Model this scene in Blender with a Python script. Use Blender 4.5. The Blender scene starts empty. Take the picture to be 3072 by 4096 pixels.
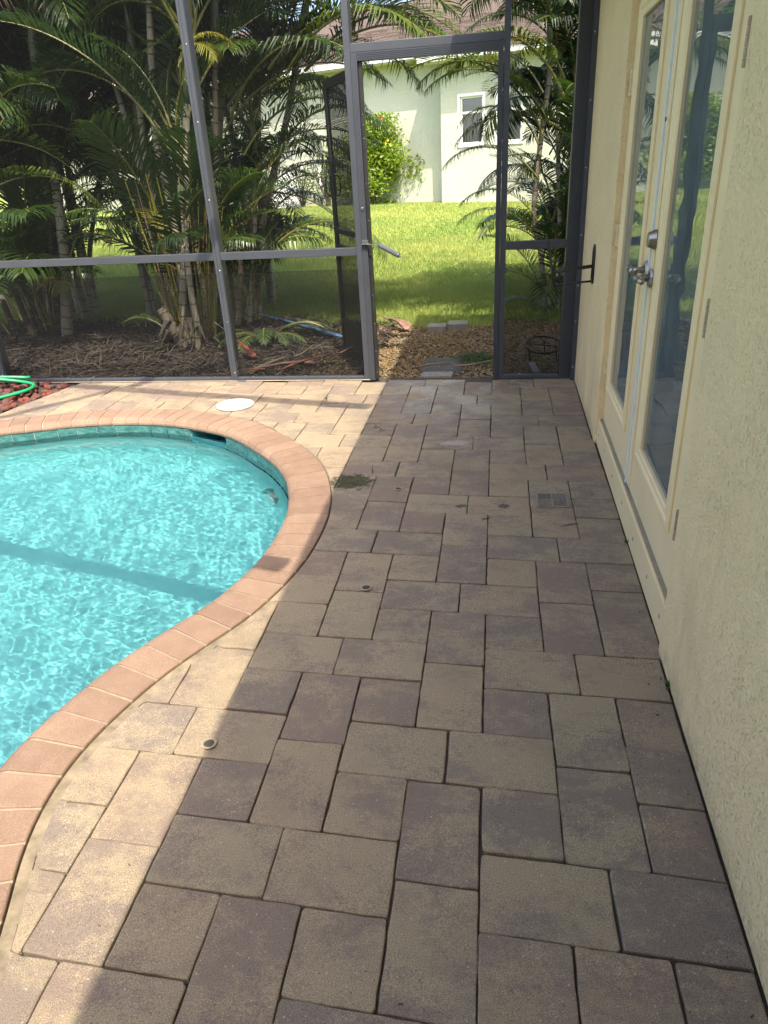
import bpy, bmesh, math, random
import numpy as np
from mathutils import Vector, Matrix, Euler

R = math.radians
scene = bpy.context.scene
col = scene.collection
random.seed(7)

# ------------------------------------------------------------------ camera
CAM_H = 1.4765
cam_data = bpy.data.cameras.new('camera')
cam_data.sensor_fit = 'HORIZONTAL'
cam_data.sensor_width = 36.0
cam_data.lens = 33.186
cam_data.clip_start = 0.05
cam_data.clip_end = 2000
cam = bpy.data.objects.new('camera', cam_data)
col.objects.link(cam)
_r = Vector((0.98719403, 0.15095676, -0.05157526))
_u = Vector((-0.02126811, 0.44496710, 0.89529434))
_f = Vector((-0.15810002, 0.88273231, -0.44247943))
cam.matrix_world = Matrix(((_r.x, _u.x, -_f.x, 0), (_r.y, _u.y, -_f.y, 0), (_r.z, _u.z, -_f.z, CAM_H), (0, 0, 0, 1)))
scene.camera = cam

# ------------------------------------------------------------------ light
KX, KY = -0.248, 0.55                      # ground shift of a shadow per metre of height
sun_dir = Vector((KX, KY, -1)).normalized()
SUN_EL = math.asin(-sun_dir.z)
world = bpy.data.worlds.new('World')
scene.world = world
world.use_nodes = True
wn = world.node_tree
sky = wn.nodes.new('ShaderNodeTexSky')
sky.sky_type = 'NISHITA'
sky.sun_disc = False
sky.sun_elevation = SUN_EL
sky.sun_rotation = math.atan2(-sun_dir.x, -sun_dir.y)
sky.air_density = 0.8
sky.dust_density = 4.0
sky.ozone_density = 0.5
bg = wn.nodes['Background']
bg.inputs['Strength'].default_value = 0.15
wn.links.new(sky.outputs[0], bg.inputs[0])
sun_data = bpy.data.lights.new('sun', 'SUN')
sun_data.energy = 2.35
sun_data.angle = R(0.53)
sun_data.color = (1.0, 0.90, 0.74)
sun_data.cycles.is_caustics_light = True
sun = bpy.data.objects.new('sun', sun_data)
sun.rotation_euler = sun_dir.to_track_quat('-Z', 'Y').to_euler()
sun.location = (3, -6, 10)
col.objects.link(sun)
vs = scene.view_settings
vs.view_transform = 'Standard'
vs.look = 'None'
vs.exposure = 1.92
vs.gamma = 1.0
vs.use_curve_mapping = False
cy = scene.cycles
cy.use_denoising = True
cy.max_bounces = 10
cy.diffuse_bounces = 4
cy.glossy_bounces = 4
cy.transmission_bounces = 6
cy.transparent_max_bounces = 24
cy.caustics_reflective = False
cy.caustics_refractive = True
cy.sample_clamp_indirect = 6.0
cy.blur_glossy = 0.5

# ------------------------------------------------------------------ helpers
def origin_of(o):
    p = Vector((0, 0, 0))
    while o is not None:
        p = p + Vector(o.location)
        o = o.parent
    return p

def tag(o, label=None, cat=None, group=None, kind=None):
    if label: o['label'] = label
    if cat: o['category'] = cat
    if group: o['group'] = group
    if kind: o['kind'] = kind
    return o

def thing(name, label, cat, loc=(0, 0, 0), group=None, rotz=0.0):
    o = bpy.data.objects.new(name, None)
    o.empty_display_size = 0.1
    o.location = loc
    o.rotation_euler = (0, 0, rotz)
    col.objects.link(o)
    return tag(o, label, cat, group)

class MB:
    """collects shapes, builds them as one mesh object"""
    def __init__(s):
        s.v = []; s.f = []
    def add(s, vs, fs):
        b = len(s.v)
        s.v.extend([tuple(p) for p in vs])
        s.f.extend([tuple(i + b for i in f) for f in fs])
        return s
    def box(s, x0, x1, y0, y1, z0, z1):
        return s.add([(x0, y0, z0), (x1, y0, z0), (x1, y1, z0), (x0, y1, z0), (x0, y0, z1), (x1, y0, z1), (x1, y1, z1), (x0, y1, z1)],
                     [(0, 3, 2, 1), (4, 5, 6, 7), (0, 1, 5, 4), (1, 2, 6, 5), (2, 3, 7, 6), (3, 0, 4, 7)])
    def bar(s, a, b, w, t, up=(0, 0, 1)):
        """box along a->b, width w across, t along up"""
        a = Vector(a); b = Vector(b); d = (b - a).normalized(); up = Vector(up)
        sd = d.cross(up).normalized(); u = sd.cross(d).normalized()
        vs = []
        for p in (a, b):
            for i, j in ((-1, -1), (1, -1), (1, 1), (-1, 1)):
                vs.append(p + sd * (w / 2 * i) + u * (t / 2 * j))
        return s.add(vs, [(0, 1, 2, 3), (7, 6, 5, 4), (0, 4, 5, 1), (1, 5, 6, 2), (2, 6, 7, 3), (3, 7, 4, 0)])
    def tube(s, pts, rad, n=8, caps=True, closed=False):
        pts = [Vector(p) for p in pts]
        m = len(pts)
        if not hasattr(rad, '__len__'): rad = [rad] * m
        vs = []; fs = []
        ref = None
        for i, p in enumerate(pts):
            if closed: t = (pts[(i + 1) % m] - pts[i - 1])
            elif i == 0: t = pts[1] - p
            elif i == m - 1: t = p - pts[i - 1]
            else: t = pts[i + 1] - pts[i - 1]
            t.normalize()
            if ref is None:
                ref = Vector((0, 0, 1)) if abs(t.z) < 0.9 else Vector((1, 0, 0))
            a = t.cross(ref).normalized(); b = t.cross(a).normalized()
            ref = a.cross(t).normalized() if True else ref
            ref = -b
            for k in range(n):
                w = 2 * math.pi * k / n
                vs.append(p + (a * math.cos(w) + b * math.sin(w)) * rad[i])
        for i in range(m if closed else m - 1):
            for k in range(n):
                i2 = (i + 1) % m
                fs.append((i * n + k, i * n + (k + 1) % n, i2 * n + (k + 1) % n, i2 * n + k))
        if caps and not closed:
            fs.append(tuple(range(n - 1, -1, -1)))
            fs.append(tuple((m - 1) * n + k for k in range(n)))
        return s.add(vs, fs)
    def lathe(s, prof, c=(0, 0, 0), axis=(0, 0, 1), n=24):
        ax = Vector(axis).normalized()
        ref = Vector((0, 0, 1)) if abs(ax.z) < 0.9 else Vector((1, 0, 0))
        a = ax.cross(ref).normalized(); b = ax.cross(a).normalized(); c = Vector(c)
        vs = []; fs = []
        for r, hgt in prof:
            for k in range(n):
                w = 2 * math.pi * k / n
                vs.append(c + ax * hgt + (a * math.cos(w) + b * math.sin(w)) * r)
        for i in range(len(prof) - 1):
            for k in range(n):
                fs.append((i * n + k, i * n + (k + 1) % n, (i + 1) * n + (k + 1) % n, (i + 1) * n + k))
        fs.append(tuple(range(n - 1, -1, -1)))
        fs.append(tuple((len(prof) - 1) * n + k for k in range(n)))
        return s.add(vs, fs)
    def build(s, name, mat, parent=None, smooth=False, bevel=0, local=False, fix=False):
        me = bpy.data.meshes.new(name)
        vs = s.v
        if parent is not None and not local:
            og = origin_of(parent)
            vs = [(p[0] - og.x, p[1] - og.y, p[2] - og.z) for p in vs]
        me.from_pydata([tuple(p) for p in vs], [], s.f)
        if fix:
            bm = bmesh.new(); bm.from_mesh(me); bmesh.ops.recalc_face_normals(bm, faces=bm.faces); bm.to_mesh(me); bm.free()
        me.materials.append(mat)
        if smooth: me.shade_smooth()
        o = bpy.data.objects.new(name, me)
        col.objects.link(o)
        if parent is not None: o.parent = parent
        if bevel:
            b = o.modifiers.new('bevel', 'BEVEL'); b.width = bevel; b.segments = 2; b.limit_method = 'ANGLE'
        return o

def np_mesh(name, V, F, mat, parent=None, smooth=False):
    """V (n,3) float, F (m,k) int"""
    me = bpy.data.meshes.new(name)
    V = np.ascontiguousarray(V, dtype=np.float32); F = np.ascontiguousarray(F, dtype=np.int32)
    m, k = F.shape
    me.vertices.add(len(V)); me.vertices.foreach_set('co', V.ravel())
    me.loops.add(m * k); me.loops.foreach_set('vertex_index', F.ravel())
    me.polygons.add(m)
    me.polygons.foreach_set('loop_start', np.arange(0, m * k, k, dtype=np.int32))
    me.polygons.foreach_set('loop_total', np.full(m, k, dtype=np.int32))
    me.update(calc_edges=True)
    me.materials.append(mat)
    if smooth: me.shade_smooth()
    o = bpy.data.objects.new(name, me); col.objects.link(o)
    if parent is not None: o.parent = parent
    return o

# ------------------------------------------------------------------ materials
class NT:
    def __init__(s, name):
        s.m = bpy.data.materials.new(name); s.m.use_nodes = True
        s.t = s.m.node_tree; s.n = s.t.nodes; s.l = s.t.links
        s.p = s.n['Principled BSDF']; s.out = s.n['Material Output']
        s._pos = None
    def node(s, t, **kw):
        n = s.n.new(t)
        for k, v in kw.items(): setattr(n, k, v)
        return n
    def link(s, a, b): s.l.new(a, b)
    def put(s, sock, v):
        if isinstance(v, (int, float)): sock.default_value = v
        elif isinstance(v, tuple): sock.default_value = (*v, 1) if len(v) == 3 and sock.type == 'RGBA' else v
        else: s.link(v, sock)
    def pos(s, per_object=False, obj=False):
        if obj: return s.node('ShaderNodeTexCoord').outputs['Object']
        g = s.node('ShaderNodeNewGeometry').outputs['Position']
        if not per_object: return g
        r = s.math('MULTIPLY', s.rand(), 37.0)
        v = s.node('ShaderNodeVectorMath', operation='ADD')
        c = s.node('ShaderNodeCombineXYZ'); s.link(r, c.inputs[0]); s.link(r, c.inputs[1]); s.link(r, c.inputs[2])
        s.link(g, v.inputs[0]); s.link(c.outputs[0], v.inputs[1])
        return v.outputs[0]
    def rand(s): return s.node('ShaderNodeObjectInfo').outputs['Random']
    def noise(s, scale, detail=3, rough=0.55, vec=None, dist=0.0, out='Fac'):
        n = s.node('ShaderNodeTexNoise')
        n.inputs['Scale'].default_value = scale; n.inputs['Detail'].default_value = detail
        n.inputs['Roughness'].default_value = rough; n.inputs['Distortion'].default_value = dist
        if vec is not None: s.link(vec, n.inputs['Vector'])
        return n.outputs[out]
    def voro(s, scale, vec=None, feature='F1', out='Distance'):
        n = s.node('ShaderNodeTexVoronoi', feature=feature); n.inputs['Scale'].default_value = scale
        if vec is not None: s.link(vec, n.inputs['Vector'])
        return n.outputs[out]
    def math(s, op, a, b=None, c=None, clamp=False):
        n = s.node('ShaderNodeMath', operation=op, use_clamp=clamp)
        s.put(n.inputs[0], a)
        if b is not None: s.put(n.inputs[1], b)
        if c is not None: s.put(n.inputs[2], c)
        return n.outputs[0]
    def ramp(s, fac, lo, hi, a=0.0, b=1.0):
        n = s.node('ShaderNodeMapRange'); n.inputs['From Min'].default_value = lo; n.inputs['From Max'].default_value = hi
        n.inputs['To Min'].default_value = a; n.inputs['To Max'].default_value = b
        s.link(fac, n.inputs['Value']); return n.outputs[0]
    def mix(s, fac, a, b, mode='MIX'):
        n = s.node('ShaderNodeMix', data_type='RGBA', blend_type=mode)
        s.put(n.inputs[0], fac); s.put(n.inputs[6], a); s.put(n.inputs[7], b)
        return n.outputs[2]
    def scale_vec(s, vec, x, y, z):
        n = s.node('ShaderNodeVectorMath', operation='MULTIPLY'); s.link(vec, n.inputs[0]); n.inputs[1].default_value = (x, y, z); return n.outputs[0]
    def bump(s, height, strength=0.3, dist=0.01, normal=None):
        n = s.node('ShaderNodeBump'); n.inputs['Strength'].default_value = strength; n.inputs['Distance'].default_value = dist
        s.link(height, n.inputs['Height'])
        if normal is not None: s.link(normal, n.inputs['Normal'])
        return n.outputs[0]
    def done(s, color=None, rough=None, normal=None, **kw):
        if color is not None: s.put(s.p.inputs['Base Color'], color)
        if rough is not None: s.put(s.p.inputs['Roughness'], rough)
        if normal is not None: s.link(normal, s.p.inputs['Normal'])
        for k, v in kw.items(): s.put(s.p.inputs[k.replace('_', ' ')], v)
        return s.m

M = {}
def simple(name, c, rough=0.6, var=0.12, nscale=12, bump=0.0, bscale=200, metallic=0.0, spec=0.5):
    t = NT(name); P = t.pos()
    f = t.noise(nscale, 4, 0.6, P)
    a = tuple(x * (1 - var) for x in c); b = tuple(min(1, x * (1 + var)) for x in c)
    colr = t.mix(t.ramp(f, 0.3, 0.7), a, b)
    nm = t.bump(t.noise(bscale, 3, 0.6, P), bump, 0.003) if bump else None
    M[name] = t.done(colr, rough, nm, Metallic=metallic, Specular_IOR_Level=spec)
    return M[name]

# --- pavers: blended tan / plum-brown concrete
t = NT('paver'); P = t.pos(True); rnd = t.rand()
big = t.noise(4.6, 10, 0.74, t.scale_vec(P, 1, 1.6, 1), 0.25)
shift = t.math('MULTIPLY_ADD', rnd, 0.15, -0.075)
med = t.noise(45, 5, 0.7, P)
grain = t.noise(420, 3, 0.7, P)
field = t.math('ADD', t.math('ADD', big, shift), t.math('ADD', t.ramp(med, 0.3, 0.7, -0.055, 0.055), t.ramp(grain, 0.25, 0.75, -0.075, 0.075)))
blend2 = t.ramp(field, 0.43, 0.57)
c0 = t.mix(blend2, (0.176, 0.140, 0.112), (0.268, 0.218, 0.144))
rnd2 = t.math('FRACT', t.math('MULTIPLY', rnd, 17.3))
c0 = t.mix(t.math('MULTIPLY', rnd2, 0.55), c0, t.mix(blend2, (0.220, 0.154, 0.112), (0.284, 0.208, 0.132)))
c1 = t.mix(1.0, c0, t.mix(t.ramp(grain, 0.3, 0.7), (0.45, 0.45, 0.45), (1.55, 1.55, 1.55)), 'MULTIPLY')
vd = t.node('ShaderNodeTexVoronoi'); vd.inputs['Scale'].default_value = 70; t.link(P, vd.inputs['Vector'])
sepc = t.node('ShaderNodeSeparateColor'); t.link(vd.outputs['Color'], sepc.inputs[0])
sp = t.math('MULTIPLY', t.math('LESS_THAN', vd.outputs['Distance'], 0.15), t.math('GREATER_THAN', sepc.outputs[0], 0.72))
c2 = t.mix(t.math('MULTIPLY', sp, 0.6), c1, (0.46, 0.41, 0.33))
sp2 = t.math('MULTIPLY', t.math('LESS_THAN', vd.outputs['Distance'], 0.13), t.math('LESS_THAN', sepc.outputs[1], 0.14))
c2 = t.mix(t.math('MULTIPLY', sp2, 0.7), c2, (0.045, 0.036, 0.03))
W = t.pos()
dirt = t.ramp(t.noise(1.9, 7, 0.70, W), 0.50, 0.74)
c2 = t.mix(t.math('MULTIPLY', dirt, 0.45), c2, (0.098, 0.080, 0.062))
# green algae patch on one paver by the coping, sooty spots on two others
def spot(t, W, x, y, rx, ry, nz, ang=0.0):
    m = t.node('ShaderNodeMapping'); m.vector_type = 'TEXTURE'
    m.inputs['Location'].default_value = (x, y, 0); m.inputs['Rotation'].default_value = (0, 0, ang); m.inputs['Scale'].default_value = (rx, ry, 1000)
    t.link(W, m.inputs['Vector'])
    ln = t.node('ShaderNodeVectorMath', operation='LENGTH'); t.link(m.outputs[0], ln.inputs[0])
    d = t.math('ADD', ln.outputs['Value'], t.ramp(t.noise(nz, 4, 0.7, W), 0.3, 0.7, -0.45, 0.45))
    return t.ramp(d, 1.0, 0.75)
algae = spot(t, W, -0.75, 3.285, 0.125, 0.105, 30)
alg_c = t.mix(t.ramp(t.noise(18, 5, 0.7, t.scale_vec(W, 1, 3.0, 1), 1.0), 0.42, 0.58), (0.055, 0.052, 0.010), (0.005, 0.009, 0.008))
c2 = t.mix(t.math('MULTIPLY', algae, 0.93), c2, alg_c)
for (x, y, rx, ry) in ((0.03, 3.04, 0.03, 0.025), (-0.17, 3.03, 0.035, 0.02), (-0.05, 2.90, 0.03, 0.012), (0.32, 2.86, 0.05, 0.01)):
    c2 = t.mix(t.math('MULTIPLY', spot(t, W, x, y, rx, ry, 90, 0.4), 0.75), c2, (0.03, 0.027, 0.025))
chalk = spot(t, W, -0.25, 3.86, 0.10, 0.045, 40, 0.2)
c2 = t.mix(t.math('MULTIPLY', chalk, 0.30), c2, (0.50, 0.48, 0.46))
# damp sheen left by the gate
sepw = t.node('ShaderNodeSeparateXYZ'); t.link(W, sepw.inputs[0])
gate = t.math('MULTIPLY', t.ramp(sepw.outputs[1], 3.7, 4.6), t.ramp(t.math('ABSOLUTE', t.math('ADD', sepw.outputs[0], 0.20)), 0.85, 0.35))
wet = t.math('MULTIPLY', gate, t.ramp(t.noise(3.5, 4, 0.6, W), 0.36, 0.54))
rgh = t.mix(wet, (0.82, 0.82, 0.82), (0.24, 0.24, 0.24))
hgt = t.math('ADD', t.math('MULTIPLY', grain, 0.6), t.math('MULTIPLY', t.noise(120, 4, 0.7, P), 1.0))
hgt = t.math('ADD', hgt, t.math('MULTIPLY', sp2, -0.6))
M['paver'] = t.done(c2, rgh, t.bump(hgt, 0.55, 0.0035), Specular_IOR_Level=0.45)

# --- coping brick
t = NT('coping_brick'); P = t.pos(True); rnd = t.rand()
g = t.noise(380, 3, 0.7, P); m1 = t.noise(9, 4, 0.6, P)
c0 = t.mix(t.math('ADD', t.ramp(m1, 0.3, 0.7, -0.1, 0.5), t.math('MULTIPLY', rnd, 0.65)), (0.172, 0.108, 0.074), (0.252, 0.170, 0.118))
c0 = t.mix(1.0, c0, t.mix(t.ramp(g, 0.3, 0.7), (0.6, 0.6, 0.6), (1.4, 1.4, 1.4)), 'MULTIPLY')
vd = t.node('ShaderNodeTexVoronoi'); vd.inputs['Scale'].default_value = 110; t.link(P, vd.inputs['Vector'])
sepc = t.node('ShaderNodeSeparateColor'); t.link(vd.outputs['Color'], sepc.inputs[0])
sp = t.math('MULTIPLY', t.math('LESS_THAN', vd.outputs['Distance'], 0.2), t.math('GREATER_THAN', sepc.outputs[0], 0.8))
c0 = t.mix(t.math('MULTIPLY', sp, 0.5), c0, (0.33, 0.26, 0.20))
M['coping'] = t.done(c0, 0.8, t.bump(t.math('ADD', g, t.math('MULTIPLY', m1, 0.5)), 0.4, 0.003), Specular_IOR_Level=0.4)

simple('fillet', (0.20, 0.162, 0.108), 0.95, 0.35, 22, 0.6, 160)
simple('mortar', (0.27, 0.215, 0.15), 0.9, 0.18, 30, 0.5, 220)
simple('sand_joint', (0.055, 0.043, 0.033), 0.95, 0.4, 25, 0.6, 160)

# --- stucco
def stucco(name, c, scale, strength, var=0.06, dist=0.006, stain=0.0, pit_dark=0.25):
    t = NT(name); P = t.pos()
    n1 = t.noise(scale, 4, 0.55, P, 0.8)
    Q = t.scale_vec(P, 1, 1.15, 0.62)
    pits = t.ramp(t.noise(scale * 1.05, 3, 0.55, Q, 1.6), 0.585, 0.655)
    mask = t.ramp(t.noise(3.0, 4, 0.6, P), 0.32, 0.62)
    pits = t.math('MULTIPLY', pits, mask)
    hh = t.math('SUBTRACT', t.math('MULTIPLY', t.ramp(n1, 0.35, 0.65), 0.7), t.math('MULTIPLY', pits, 1.6))
    tint = t.noise(1.3, 5, 0.65, P)
    a = tuple(x * (1 - var) for x in c); b = tuple(x * (1 + var) for x in c)
    cc = t.mix(t.ramp(tint, 0.3, 0.7), a, b)
    cc = t.mix(t.math('MULTIPLY', pits, pit_dark), cc, tuple(x * 0.25 for x in c))
    if stain:
        st = t.ramp(t.noise(1.1, 5, 0.7, t.scale_vec(P, 1, 3.0, 0.6)), 0.50, 0.75)
        s2 = t.node('ShaderNodeSeparateXYZ'); t.link(P, s2.inputs[0])
        low = t.ramp(s2.outputs[2], 0.9, 0.0)
        cc = t.mix(t.math('MULTIPLY', t.math('MULTIPLY', st, low), stain), cc, (0.30, 0.215, 0.10))
        splash = t.math('MULTIPLY', t.ramp(s2.outputs[2], 0.10, 0.0), t.ramp(t.noise(14, 4, 0.7, P), 0.35, 0.65))
        cc = t.mix(t.math('MULTIPLY', splash, 0.5), cc, (0.16, 0.125, 0.08))
    M[name] = t.done(cc, 0.85, t.bump(hh, strength, dist), Specular_IOR_Level=0.3)
stucco('stucco', (0.85, 0.665, 0.375), 92, 0.70, 0.05, 0.0045, 0.6, 0.30)
stucco('neighbour_stucco', (0.50, 0.515, 0.415), 30, 0.45, 0.05, 0.015, 0.0, 0.1)
simple('door_paint', (0.84, 0.665, 0.385), 0.42, 0.05, 3, 0.05, 90)
simple('soffit_paint', (0.6, 0.56, 0.46), 0.7, 0.05, 3)
simple('white_trim', (0.80, 0.80, 0.78), 0.5, 0.04, 4)
simple('white_plastic', (0.46, 0.47, 0.47), 0.45, 0.14, 14)
simple('weather_strip', (0.72, 0.80, 0.84), 0.4, 0.04, 4)
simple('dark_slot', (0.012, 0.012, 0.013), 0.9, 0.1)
simple('rust_hinge', (0.42, 0.30, 0.19), 0.6, 0.25, 60)
simple('hinge_paint', (0.70, 0.55, 0.31), 0.45, 0.1, 30)
simple('steel', (0.42, 0.42, 0.41), 0.32, 0.1, 20, 0, 200, 1.0)
simple('nickel', (0.36, 0.33, 0.29), 0.30, 0.12, 14, 0, 200, 1.0)
simple('bronze_frame', (0.050, 0.055, 0.066), 0.42, 0.10, 6, 0.06, 60)
simple('dark_bronze', (0.020, 0.019, 0.018), 0.45, 0.3, 12)
simple('black_metal', (0.020, 0.020, 0.022), 0.45, 0.2, 18)
simple('closer_paint', (0.085, 0.087, 0.090), 0.4, 0.1)
simple('grey_stone', (0.20, 0.19, 0.165), 0.9, 0.2, 20, 0.5, 150)
simple('dark_stone', (0.07, 0.068, 0.06), 0.9, 0.35, 9, 0.4, 150)
simple('hose_green', (0.012, 0.235, 0.085), 0.38, 0.08)
simple('hose_coupling', (0.62, 0.22, 0.20), 0.4, 0.08)
simple('pole_blue', (0.09, 0.22, 0.36), 0.4, 0.15, 8)
simple('drain_plastic', (0.20, 0.172, 0.140), 0.7, 0.15, 40, 0.2, 200)
simple('cap_cream', (0.27, 0.23, 0.165), 0.5, 0.12, 50)
simple('interior_wall', (0.32, 0.35, 0.36), 0.8, 0.05)
simple('interior_floor', (0.26, 0.25, 0.23), 0.5, 0.1)
simple('curtain', (0.62, 0.73, 0.77), 0.9, 0.1)
simple('husk_red', (0.17, 0.042, 0.022), 0.55, 0.3, 12)
simple('husk_pink', (0.22, 0.13, 0.10), 0.7, 0.3, 18)
simple('litter', (0.12, 0.10, 0.072), 0.9, 0.3, 20)
simple('husk_grey', (0.155, 0.130, 0.095), 0.8, 0.3, 18, 0.4, 90)
simple('bark_dark', (0.052, 0.042, 0.031), 0.9, 0.35, 25, 0.6, 60)
simple('pool_light_lens', (0.45, 0.62, 0.62), 0.3, 0.1)
simple('weed', (0.045, 0.085, 0.02), 0.6, 0.2)
simple('petal_red', (0.75, 0.06, 0.04), 0.5, 0.1)
simple('petal_yellow', (0.70, 0.52, 0.04), 0.5, 0.1)
simple('blind', (0.62, 0.66, 0.66), 0.6, 0.03)

# ground covers: colour differs stone by stone through cell noise on position
def pebbles(name, cols, scale, rough=0.75):
    t = NT(name); P = t.pos()
    v = t.node('ShaderNodeTexVoronoi'); v.inputs['Scale'].default_value = scale; t.link(P, v.inputs['Vector'])
    s = t.node('ShaderNodeSeparateColor'); t.link(v.outputs['Color'], s.inputs[0])
    cc = t.mix(s.outputs[0], cols[0], cols[1]); cc = t.mix(t.ramp(s.outputs[1], 0.6, 0.9), cc, cols[2])
    cc = t.mix(1.0, cc, t.mix(t.noise(120, 3, 0.6, P), (0.75, 0.75, 0.75), (1.25, 1.25, 1.25)), 'MULTIPLY')
    M[name] = t.done(cc, rough, t.bump(t.noise(150, 3, 0.6, P), 0.4, 0.004))
pebbles('pea_gravel', ((0.150, 0.094, 0.038), (0.215, 0.145, 0.064), (0.25, 0.20, 0.125)), 45)
pebbles('mulch', ((0.019, 0.014, 0.010), (0.046, 0.034, 0.025), (0.09, 0.07, 0.052)), 60, 0.95)
pebbles('lava', ((0.085, 0.022, 0.016), (0.165, 0.042, 0.026), (0.07, 0.05, 0.045)), 22, 0.95)
simple('soil', (0.035, 0.026, 0.019), 0.95, 0.4, 20, 0.8, 60)
simple('gravel_bed', (0.05, 0.036, 0.02), 0.95, 0.3, 40, 0.6, 80)

# --- foliage
def leaf(name, ca, cb, rough=0.42, transl=0.35, nscale=3.0):
    t = NT(name); P = t.pos(); rnd = t.rand()
    f = t.math('ADD', t.math('MULTIPLY', rnd, 0.65), t.math('MULTIPLY', t.noise(nscale, 3, 0.6, P), 0.35))
    cc = t.mix(f, ca, cb)
    t.put(t.p.inputs['Base Color'], cc); t.p.inputs['Roughness'].default_value = rough
    tr = t.node('ShaderNodeBsdfTranslucent')
    t.link(t.mix(1.0, cc, (1.25, 1.35, 0.6), 'MULTIPLY'), tr.inputs[0])
    mx = t.node('ShaderNodeMixShader'); mx.inputs[0].default_value = transl
    t.link(t.p.outputs[0], mx.inputs[1]); t.link(tr.outputs[0], mx.inputs[2]); t.link(mx.outputs[0], t.out.inputs[0])
    M[name] = t.m
leaf('frond_green', (0.014, 0.037, 0.010), (0.060, 0.110, 0.020), 0.34)
leaf('frond_bright', (0.050, 0.105, 0.016), (0.125, 0.175, 0.024), 0.38)
leaf('frond_yellow', (0.30, 0.24, 0.025), (0.20, 0.22, 0.03), 0.45)
leaf('frond_dead', (0.15, 0.10, 0.065), (0.23, 0.165, 0.11), 0.8, 0.15)
leaf('shrub_leaf', (0.15, 0.24, 0.02), (0.30, 0.36, 0.04), 0.4, 0.35, 9.0)
leaf('shrub_dark', (0.05, 0.09, 0.02), (0.10, 0.14, 0.035), 0.5, 0.3, 9.0)
leaf('fern_green', (0.05, 0.10, 0.03), (0.08, 0.14, 0.04), 0.5, 0.3)

t = NT('lawn_blade'); P = t.pos()
big = t.noise(0.55, 4, 0.6, P); fine = t.noise(9, 3, 0.6, P); vf = t.noise(90, 2, 0.5, P)
cc = t.mix(t.ramp(big, 0.35, 0.68), (0.195, 0.300, 0.058), (0.370, 0.415, 0.115))
cc = t.mix(t.ramp(fine, 0.35, 0.7, 0, 0.55), cc, (0.43, 0.45, 0.12))
cc = t.mix(1.0, cc, t.mix(vf, (0.75, 0.78, 0.75), (1.22, 1.2, 1.2)), 'MULTIPLY')
t.put(t.p.inputs['Base Color'], cc); t.p.inputs['Roughness'].default_value = 0.6
tr = t.node('ShaderNodeBsdfTranslucent'); t.link(cc, tr.inputs[0])
mx = t.node('ShaderNodeMixShader'); mx.inputs[0].default_value = 0.35
t.link(t.p.outputs[0], mx.inputs[1]); t.link(tr.outputs[0], mx.inputs[2]); t.link(mx.outputs[0], t.out.inputs[0])
M['lawn_blade'] = t.m
t = NT('lawn_ground'); P = t.pos()
big = t.noise(0.55, 4, 0.6, P); fine = t.noise(14, 5, 0.7, P)
cc = t.mix(t.ramp(big, 0.35, 0.68), (0.15, 0.26, 0.025), (0.34, 0.37, 0.065))
cc = t.mix(1.0, cc, t.mix(t.ramp(fine, 0.3, 0.7), (0.5, 0.5, 0.5), (1.3, 1.3, 1.3)), 'MULTIPLY')
M['lawn_ground'] = t.done(cc, 0.9, t.bump(fine, 1.0, 0.05))

# palm cane: pale rings, green-grey to brown
t = NT('palm_cane'); P = t.pos(); rnd = t.rand()
f = t.noise(6, 4, 0.6, t.scale_vec(P, 1.5, 1.5, 0.8))
cc = t.mix(t.ramp(f, 0.35, 0.65), (0.27, 0.285, 0.22), (0.44, 0.41, 0.31))
cc = t.mix(t.math('MULTIPLY', rnd, 0.6), cc, (0.24, 0.155, 0.09))
cc = t.mix(1.0, cc, t.mix(t.noise(40, 3, 0.6, P), (0.65, 0.65, 0.65), (1.3, 1.3, 1.3)), 'MULTIPLY')
M['cane'] = t.done(cc, 0.6)
simple('cane_ring', (0.15, 0.105, 0.06), 0.8, 0.25, 30)
simple('crownshaft', (0.125, 0.155, 0.065), 0.4, 0.2, 6)
simple('petiole', (0.16, 0.155, 0.035), 0.4, 0.25, 8)

# insect mesh: fine fibre cloth, partly open
def cloth(name, open_, c):
    t = NT(name)
    tr = t.node('ShaderNodeBsdfTransparent'); df = t.node('ShaderNodeBsdfDiffuse'); df.inputs[0].default_value = (*c, 1)
    mx = t.node('ShaderNodeMixShader'); mx.inputs[0].default_value = 1 - open_
    t.link(tr.outputs[0], mx.inputs[1]); t.link(df.outputs[0], mx.inputs[2]); t.link(mx.outputs[0], t.out.inputs[0])
    M[name] = t.m
cloth('insect_mesh', 0.80, (0.020, 0.021, 0.022))
cloth('dense_mesh', 0.62, (0.012, 0.012, 0.012))
cloth('door_mesh', 0.24, (0.018, 0.019, 0.020))

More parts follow.
